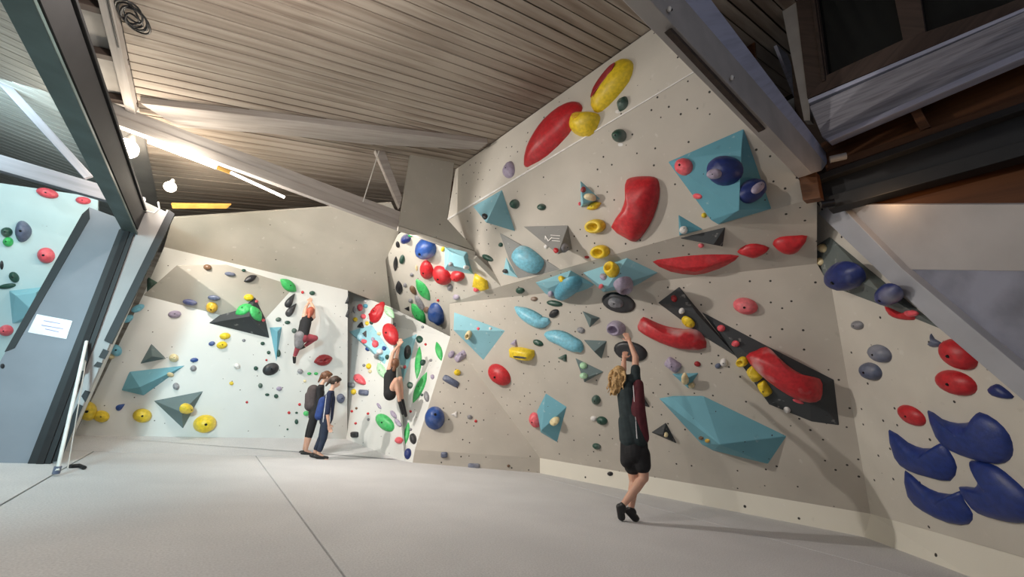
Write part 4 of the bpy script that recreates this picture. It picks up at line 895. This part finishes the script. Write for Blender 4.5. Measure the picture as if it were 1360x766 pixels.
h(504,467,9,8,0,'white','white hold on the crowded volume'); h(510,462,6,6,0,'blue','small blue hold right of the white one'); h(514,474,6,7,0,'dark_green','dark hold at the lower tip of the crowded volume'); h(499,473,6,6,0,'grey','grey hold at the lower edge of the crowded volume'); h(503,443,6,5,0,'cream','tan hold at the top of the crowded volume')
h(495,450,5,6,0,'lilac','lilac chip between the two pink holds'); h(507,476,5,6,20,'light_blue','light blue chip at the bottom of the crowded volume')
h(506,492,24,11,-65,'pale_green','pale green leaf left of the child in the alcove',kind='leaf'); h(489,486,7,8,0,'yellow','yellow hold in the middle of the alcove'); h(491,493,5,5,0,'cream','cream hold under the alcove yellow one'); h(483,485,4,4,0,'grey','tiny grey chip left of the alcove yellow hold')
h(477,504,20,11,-38,'pink','red and white hold low in the alcove',kind='egg'); h(465,511,12,7,-3,'grey','grey slab hold at the alcove corner',kind='box'); h(469,520,7,8,0,'yellow','yellow hold under the grey slab'); h(482,521,14,8,-5,'slate','slate hold right of the low yellow one',kind='box')
h(503,539,10,4,-55,'lilac','short lilac strip low in the alcove'); h(522,550,13,6,-50,'lilac','upper half of the lilac zigzag low in the alcove'); h(528,561,14,6,-50,'lilac','lower half of the lilac zigzag low in the alcove'); h(510,561,30,18,-42,'green','big green hold low in the alcove',hh=.35)
h(467,546,3.5,3.5,0,'red','left red foot chip low in the alcove'); h(488.5,549,3.5,3.5,0,'red','right red foot chip low in the alcove'); h(472,562,3.5,3.5,0,'red','lowest red foot chip in the alcove'); h(473,542,3.5,3.5,0,'brown','brown foot chip low in the alcove'); h(489,557,3.5,4,0,'grey','grey foot chip low in the alcove')
h(470,577,11,8,0,'black','dark grey block hold by the alcove floor',kind='box'); h(529,584.5,11,9,0,'pink','pink hold near the floor at right of the alcove')
# facet right of alcove
h(542,467,19,9,85,'black','black oval on the tall pale blue volume'); h(530,456,6,8,0,'lilac','lilac knob on the tall pale blue volume'); h(533,487,4,5,0,'white','left white chip low on the tall blue volume'); h(538,487,4,5,0,'pink','right pink chip low on the tall blue volume'); h(556.5,450,9,10,0,'dark_green','green ball right of the tall blue volume')
h(555,481,44,9,86,'green','long upright green leaf right of the climbing child',kind='leaf',hh=.4); h(561,481,7,9,-30,'dark_green','dark green jug beside the upright green leaf'); h(582.5,466,27,9,-75,'green','green leaf near the arete',kind='leaf',hh=.4); h(572,478,4,4,0,'grey','tiny grey chip near the arete'); h(565,457,3.5,3.5,0,'red','tiny red chip near the arete top')
h(557,514,45,11,66,'green','long slanting green leaf low on the pale facet',kind='leaf',hh=.4); h(544,511,8,9,0,'dark_green','dark green knob left of the slanting leaf'); h(560,524,4,4,0,'dark_green','tiny green chip beside the slanting leaf'); h(566,526,7,15,12,'grey','grey-brown upright hold near the arete'); h(574,500,5,7,0,'lilac','small lilac hold near the arete')
h(545,546,3.5,3.5,0,'red','red foot chip low on the pale facet'); h(540,575,30,7,82,'green','thin green crescent near the floor',kind='leaf',hh=.4); h(548,582,9,15,10,'black','black hold beside the thin green crescent'); h(541,602,9,15,-8,'navy','blue-black hold at the foot of the pale facet'); h(545,570,4,4,0,'grey','tiny grey chip above the black hold')
# bright angled facet
h(538,318,13,12,20,'navy','navy ball near the top of the angled facet',hh=.7); h(528,325,5,9,10,'black','thin black hold under the navy ball'); h(545,312.5,7,5,0,'green','small green hold at the top of the angled facet')
h(563.5,332,27,28,20,'blue','big blue ball hold high on the angled facet',hh=.6); h(588,331,5,7,-20,'yellow','thin yellow hold left of the pale box'); h(598,351,6,6,0,'grey','left round hold on the pale blue box',hh=.7); h(620,355,7,6,0,'white','right round hold on the pale blue box',hh=.7)
h(565.5,359.5,26,17,-80,'red','leftmost of three red holds in a row',hh=.55); h(585.5,367,29,20,-48,'red','middle of three red holds in a row',hh=.55); h(606.5,367.5,19,15,0,'red','rightmost of three red holds in a row, under the box',hh=.6)
shape(638,375,[(630,364),(646,374),(648,384),(640,387),(636,383),(627,380)],'yellow','yellow block hold at the right tip of the angled facet','flat',.5,0,1); h(632,385,8,6,0,'pink','small red hold under the yellow block')
h(525,350.5,21,6,85,'black','upper black leaf at the left of the angled facet',kind='leaf'); h(533.5,345,13,7,82,'dark_green','dark green oval beside the upper black leaf'); h(546.5,365,5,5,0,'grey','small grey chip in the middle of the angled facet'); h(537.5,379,5,6,0,'grey','small grey chip beside the lower black leaf'); h(529.5,382.5,19,9,-85,'black','lower black leaf at the left of the angled facet',kind='leaf')
h(548.5,386,14,7,-60,'brown','brown and white hold beside the upper green leaf',kind='egg'); h(561,385.5,34,13,-58,'green','upper bright green leaf on the angled facet',kind='leaf',hh=.4); h(545,399.5,6,6,0,'grey','grey chip above the small black triangle'); h(541,410,7,6,0,'black','small black triangle at the lower left of the angled facet',kind='tri'); h(557,403,24,8,-62,'grey','long grey-brown hold between the two green leaves')
h(566,412,8,8,-40,'brown','brown end piece below the long grey-brown hold'); h(555,417,32,14,-56,'green','lower bright green leaf on the angled facet',kind='leaf',hh=.4); shape(578,419,[(571,405),(580,404),(587,414),(588,428),(583,434),(578,430),(569,426),(567,416)],'blue','big blue heart-shaped hold by the arete','dome',.5); h(597,382,7,9,-20,'grey','grey hold below the three red holds'); h(605.5,395,9,7,-10,'lilac','lilac-grey hold at the lower edge of the angled facet')
h(581.5,399,3.5,3.5,0,'red','tiny red chip in the middle of the angled facet'); h(561,434,4,4,0,'grey','tiny grey chip below the lower green leaf'); h(553,356,3,9,0,'cream','thin pale hold left of the red row')
# main wall, lower
h(622,445,12,8,70,'cream','cream jug standing on the large blue triangle',hh=.9,prof='ring',kind='o'); h(635,436,4,4,0,'pink','left pink chip on the large blue triangle'); h(651,436,4,4,0,'white','right white chip on the large blue triangle')
h(599.5,470,8,11,-30,'lilac','small lilac half of the pair under the blue triangle'); h(613,471.5,21,10,38,'lilac','long lilac half of the pair under the blue triangle',kind='box'); h(607.5,494,9,8,0,'yellow','small yellow knob below the lilac pair',hh=.7); h(599,505.5,24,9,-30,'slate','grey and white bar hold left of the red oval',kind='box')
h(577.5,553.5,27,31,0,'blue','round blue ball hold low by the arete',hh=.7); h(604.5,550,9,9,0,'white','white-grey chip right of the low blue ball',kind='tri'); h(624,553.5,7,6,0,'grey','grey chip right of the white-grey one'); h(632,559,4,4,0,'red','red-brown foot chip right of the grey chip'); h(590,604,9,8,0,'slate','slate square foothold on the kickboard',kind='box'); h(629.5,619,16,8,-3,'slate','slate rectangular foothold near the floor',kind='box'); h(675.5,618.5,4,4,0,'brown','brown foot chip near the floor')
h(661.5,498.5,35,23,-42,'red','bright red oval hold between the two blue volumes',hh=.5); h(709.5,558.5,14,21,20,'pink','red ball hold at the left of the upright blue diamond',hh=.6); h(737,560,15,9,38,'cream','cream hold on the upright blue diamond',hh=.8)
shape(691,470,[(677,462),(690,462),(707,466),(708,473),(704,479),(692,477),(678,473)],'yellow','yellow slotted edge hold in the middle of the main wall','flat',.8,0,1,reg=True); h(690,474.5,18,3,-6,'black','dark piece for the shade in the slot of the yellow edge hold',hh=.1,bumps=0,prof='flat',name='slot_shadow',cat='hold slot')  # black sliver stands in for the shade inside the slot
h(683,456,10,11,10,'lilac','lilac hold above the yellow edge hold',kind='tri'); h(714,455.5,15,8,-20,'dark_green','dark green hold between the blue banana and yellow edge'); h(748,475.5,13,11,0,'dark_green','dark green hold below the lower blue banana',kind='tri')
banana(707,421,[(684,407.5,1.5),(692,414,7),(703,421,9.5),(716,428,9),(724,427,6.5),(729.5,425,3)],'light_blue','upper light blue banana hold',.55); banana(749,454,[(724,443,3),(732,446,8),(745,450,10),(758,457,10),(767,461,8.5),(773,466,3)],'light_blue','lower light blue banana hold with chalk',.55)
h(735,416.5,15,10,35,'black','black-green hold right of the upper blue banana'); h(736,403,22,8,-8,'dark_green','long dark green hold just below the winged volume'); h(690.5,386.5,12,8,0,'dark_green','dark green hold alone on the shaded soffit'); h(709,397,10,6,0,'brown','small brown knob on the soffit edge'); h(771,438.5,11,8,-15,'grey','two-tone grey hold right of the lower blue banana')
h(774.5,485,10,9,0,'pale_green','upper pale green hold on the grey volume'); h(775,498.5,11,8,0,'pale_green','lower pale green hold on the grey volume'); h(791,531.5,12,13,0,'dark_green','dark green hold left of the blond child at chest height'); h(799,559,15,11,-15,'dark_green','dark green hold left of the blond child at hip height'); h(788,556,9,7,-10,'white','white part of the two-tone hold at hip height'); h(792,593,12,8,-15,'dark_green','dark green hold left of the blond child at thigh height'); h(810,629,8,6,0,'black','black foot chip on the white kickboard')
h(821,402,46,26,-14,'black','large black disc with a grey ball under the diamond volume',hh=.18,prof='flat'); h(818,402,24,16,-5,'grey','grey chalked ball on the large black disc',hh=.7); h(829,380,26,19,15,'lilac','lilac jug above the large black disc',hh=.7,prof='cup'); h(817,436.5,25,20,-10,'lilac','white and lilac jug the child reaches towards',hh=.8,prof='cup'); h(837,467,46,26,-14,'black','black disc hold behind the hands of the blond child',hh=.18,prof='flat')
h(893,485,22,15,-35,'lilac','lilac diamond hold right of the blond child',kind='box'); h(885,577,5,7,0,'cream','cream chip on the small charcoal triangle'); h(909,504,8,17,5,'cream','upright cream hold on the small blue triangle',hh=.8); h(918,512,9,8,0,'cream','lower cream knob on the small blue triangle',hh=.8); h(926,483.5,9,7,-20,'darkred','small dark red chip above the small blue triangle')
h(961,481.5,10,11,0,'white','pale half of the two-tone hold right of the red chip'); h(953.5,486,9,7,20,'slate','dark half of the two-tone hold right of the red chip')
shape(891,445,[(852,422),(864,427),(882,434),(906,438),(925,438),(934,447),(937,463),(915,466),(888,461),(862,450),(845,439),(846,430)],'red_worn','big curved red hold right of the blond child’s hands'.replace('’',''),'dome',.6,0,2,0)
h(895,396,8,10,30,'darkred','dark red chip at the top of the charcoal kite'); h(905,413.5,8,8,0,'white','white and red chip on the charcoal kite'); h(913,428.5,20,11,-38,'yellow','yellow hold at the lower edge of the charcoal kite'); h(958,435.5,11,9,-10,'pink','upper red chip on the huge charcoal volume'); h(976,457,10,8,-20,'pink','lower red chip on the huge charcoal volume')
shape(1043,497,[(991,472),(1004,464),(1018,458.5),(1028,467),(1046,484),(1071,499),(1092,503),(1095,516),(1092,530),(1078,534),(1058,529),(1033,514),(1008,494)],'red_worn','huge red sausage hold lying on the charcoal volume','dome',.7,0,2,0)
h(985.5,480.5,14,13,0,'yellow','yellow ring at the left of the red sausage',prof='ring',hh=.6); h(1001,497,22,14,-52,'yellow','upper yellow block under the ring',kind='box',hh=.6); h(1015,517,22,13,-58,'yellow','lower yellow block under the ring',kind='box',hh=.6); h(1045,545,10,8,-30,'white','white chip at the lower edge of the charcoal volume'); h(1060,533.5,16,4,-20,'pink','thin pink hold under the red sausage')
h(930.5,582,7,5,0,'brown','brown chip on the large faceted volume'); h(939,585.5,7,5,0,'orange','orange chip on the large faceted volume'); h(989.5,407,34,22,-12,'pink','round red hold alone above the charcoal volume',hh=.55)
# bulge underside
shape(752,381,[(737,399),(738,388),(745,378),(756,371),(768,370),(774,376),(770,386),(758,396),(746,402)],'cyan','rounded blue hold on the winged volume','dome',.5); h(745.5,370,9,8,0,'yellow','small yellow ball on the winged volume',hh=.8); h(731,391,8,8,0,'lilac','lilac chip on the winged volume'); h(812,357.5,20,17,60,'yellow','yellow jug on the diamond volume',prof='ring',hh=.7); h(800.5,367,9,9,0,'lilac','lilac chip on the diamond volume'); h(797.5,381,6,6,0,'pink','pink chip on the diamond volume')
shape(924,353,[(866,351),(886,346),(920,341.5),(952,340),(982,342),(964,356),(944,364.5),(922,369.5),(890,365)],'red','long red lens hold under the lip','ridge',.55,0,2); shape(1000,334,[(979,336),(990,327),(1005,325),(1022,331),(1012,340),(1000,344),(988,340)],'red','pointed red hold right of the long red lens','dome',.55); shape(1049,327,[(1026,326),(1035,317),(1055,315),(1072.5,315.5),(1066,329),(1056,338),(1040,338)],'red','rightmost red hold under the lip','dome',.55)
h(931,326.5,8,6,0,'pink','small pink jug on the charcoal wedge')
# overhang
shape(698,344,[(688,326.5),(697,328),(707,334),(720,346),(718,356),(709,364),(698,362),(685,354),(677,342),(680,333)],'light_blue','rounded light blue hold on the worn grey volume','dome',.5); h(670.5,360,7,6,0,'black','black knob on the small pale blue volume',hh=.7); h(664.5,325,6,6,0,'dark_green','dark chip left of the worn grey volume'); h(647,342.5,17,7,-25,'dark_green','dark green hold at the lower left of the overhang')
h(643.5,287,7,8,0,'black','black knob on the sky blue pyramid',hh=.7); h(682.5,271,12,13,0,'dark_green','dark green knob right of the sky blue pyramid',hh=.7); h(718.5,275,12,9,0,'dark_green','dark green knob above the grey printed volume',hh=.6); h(738,332,7,7,0,'red','red chip on the grey printed volume'); h(751,329,10,13,-10,'grey','grey jug beside the grey printed volume'); h(725,327.5,6,6,0,'white','white chip under the grey printed volume')
h(784,261,17,9,-12,'cream','yellow eye-like double hold on the small blue pyramid',hh=.7); h(788,273.5,22,10,22,'yellow','yellow banana under the small blue pyramid',kind='leaf',hh=.8); h(775,251,7,8,0,'darkred','dark red chip on the small blue pyramid'); h(769.5,270.5,4,5,0,'pink','tiny pink chip by the small blue pyramid')
h(790,300.5,27,19,5,'yellow','upper yellow ring hold on the overhang',prof='ring',hh=.6); h(796.5,334.5,25,18,5,'yellow','lower yellow ring hold on the lip',prof='ring',hh=.6); h(779,341.5,7,4,0,'darkred','dark red chip left of the lower yellow ring')
shape(842,278,[(829.5,241),(834,236),(850,234),(866,235),(872.6,242),(873,262),(865,289),(853,310),(841,322),(829,318),(809,303),(823,281),(830,260)],'red','large red curved hold in the middle of the overhang','dome',.45,0,2)
h(960,225,48,40,10,'navy','large navy ball with pale chalked nose on the big blue volume',hh=.6,bolt=0,reg=True); h(948,231,22,14,8,'lilac','pale chalked nose of the large navy ball',hh=.55); h(1001.5,252,38,30,40,'navy','smaller navy jug on the right face of the big blue volume',hh=.6,reg=True); h(1008,248,20,12,35,'lilac','pale lip of the smaller navy jug',hh=.6); h(906.5,220.5,24,23,0,'pink','red round hold at the left corner of the big blue volume',bumps=.25); h(925.5,261,13,7,-10,'pink','small pink hold on the lower left edge of the big blue volume'); h(934.6,286,7,7,0,'yellow','small yellow chip under the big blue volume'); h(908,304.5,11,10,0,'white','white and pink hold on the small blue pyramid at the lip')
# light strip above the ridge
h(675,224.5,23,15,80,'lilac','lilac hold low on the light strip',kind='egg'); shape(731,177,[(692.5,219),(695,198),(706,176),(722,155),(743,138),(760,132),(769.5,137),(769,148),(752,177),(724,204),(703,216)],'red','long red blade hold on the light strip','dome',.5,0,2)
shape(773.5,163,[(754,164),(759,149),(772,147),(792,149),(793,160),(786,174),(773,179.5),(758,174)],'yellow','yellow scoop hold beside the red blade','dome',.7,reg=True); h(764,152,12,6,30,'orange','hollow of the yellow scoop, its shade painted orange',hh=.2,name='hollow_shade',cat='hold hollow')  # orange piece stands in for the shade in the scoop
shape(809,111,[(782,131),(797,104),(814.6,83),(826,75),(836,78),(838.5,88),(833,106),(815,129),(797,145.5),(786,146)],'yellow','long yellow slotted hold near the top of the light strip','dome',.55,reg=True); 
banana(800,107,[(784,129,.4),(790,117,3),(800,103,4),(810,90,3.2),(816,83,.4)],'darkred','dark slot in the long yellow hold',.08,name='hold_slot')
h(826,137,22,14,68,'dark_green','ribbed dark green hold on the light strip',kind='leaf',hh=.7); h(821,180,19,18,0,'dark_green','dark green ball hold just below the ridge',hh=.8); h(824,192,7,5,0,'white','white tape mark under the dark green ball',hh=.1); h(820,148,7,5,0,'white','white tape mark under the ribbed green hold',hh=.1)
# far right wall
h(1118,369,52,37,-5,'navy','larger navy ball on the long grey-green volume',hh=.55); h(1177.5,393,35,27,-5,'navy','smaller navy ball on the long grey-green volume',hh=.6); h(1091,329.5,11,12,0,'cream','upper cream knob on the grey-green volume'); h(1087,347.5,10,11,0,'cream','lower cream knob on the grey-green volume')
shape(1195,417,[(1172,407),(1185,411),(1196,416),(1213,412),(1219,417),(1213,425),(1192,424),(1178,418)],'red','red wedge hold under the grey-green volume','dome',.5); h(1208.5,417,20,8,-5,'pink','pink upper lip of the red wedge hold')
h(1137.5,432,17,12,-8,'grey','grey rounded hold at the left of the far right wall'); h(1166,470,33,22,-24,'slate','upper slate oval with chalk on the far right wall'); h(1154,493.5,31,22,-24,'slate','lower slate oval with chalk on the far right wall')
shape(1239,453,[(1235.5,443),(1240,450),(1249,455),(1247,460),(1238,461.5),(1230.5,458),(1236,453)],'slate','dark horned hold beside the slanting board','dome',.5); h(1269,471.5,56,34,-32,'red','big red rounded hold beside the slanting board',hh=.45); h(1266.5,509,58,31,-18,'red','red oval hold in the middle of the far right wall',hh=.4); h(1208.5,552,42,22,-30,'red','smaller red oval above the blue crescents',hh=.4)
shape(1327,520,[(1309,517),(1320,510),(1330,514),(1345,527),(1335,530),(1316,526)],'navy','navy winged hold beside the slanting board','dome',.5)
CR=[([(1227.4,545.5),(1246,557),(1267,562.5),(1287,559.5),(1296,547.6),(1319,559),(1336,578),(1341,598),(1336,611),(1320,617),(1289,611),(1256,598),(1238,580)],(1290,585),'topmost blue crescent of the four at lower right'),
 ([(1176.8,571),(1202,588),(1222,595.5),(1243,594),(1248,588),(1258.6,600.7),(1267.6,621),(1258.6,639),(1233,635),(1202,625),(1184.4,608)],(1222,612),'blue crescent at the left of the four at lower right'),
 ([(1198.5,625),(1220,643),(1243,654),(1266,656),(1272,652),(1279,667),(1289,682.6),(1284,696),(1258.6,695.4),(1223,679),(1202,659)],(1243,673),'lowest left blue crescent of the four at lower right'),
 ([(1284,612),(1310,616),(1330,627.6),(1362,657),(1374,675),(1370,692),(1345.6,695.4),(1322.6,691.5),(1294.5,682.6),(1279,667),(1269,646.8),(1289,648),(1296,640),(1294,626)],(1325,660),'blue crescent cut by the right picture edge')]
for q,c_,l in CR: shape(c_[0],c_[1],q,'crescent',l,'dome',.28,0,2,0,None,'crescent_hold')
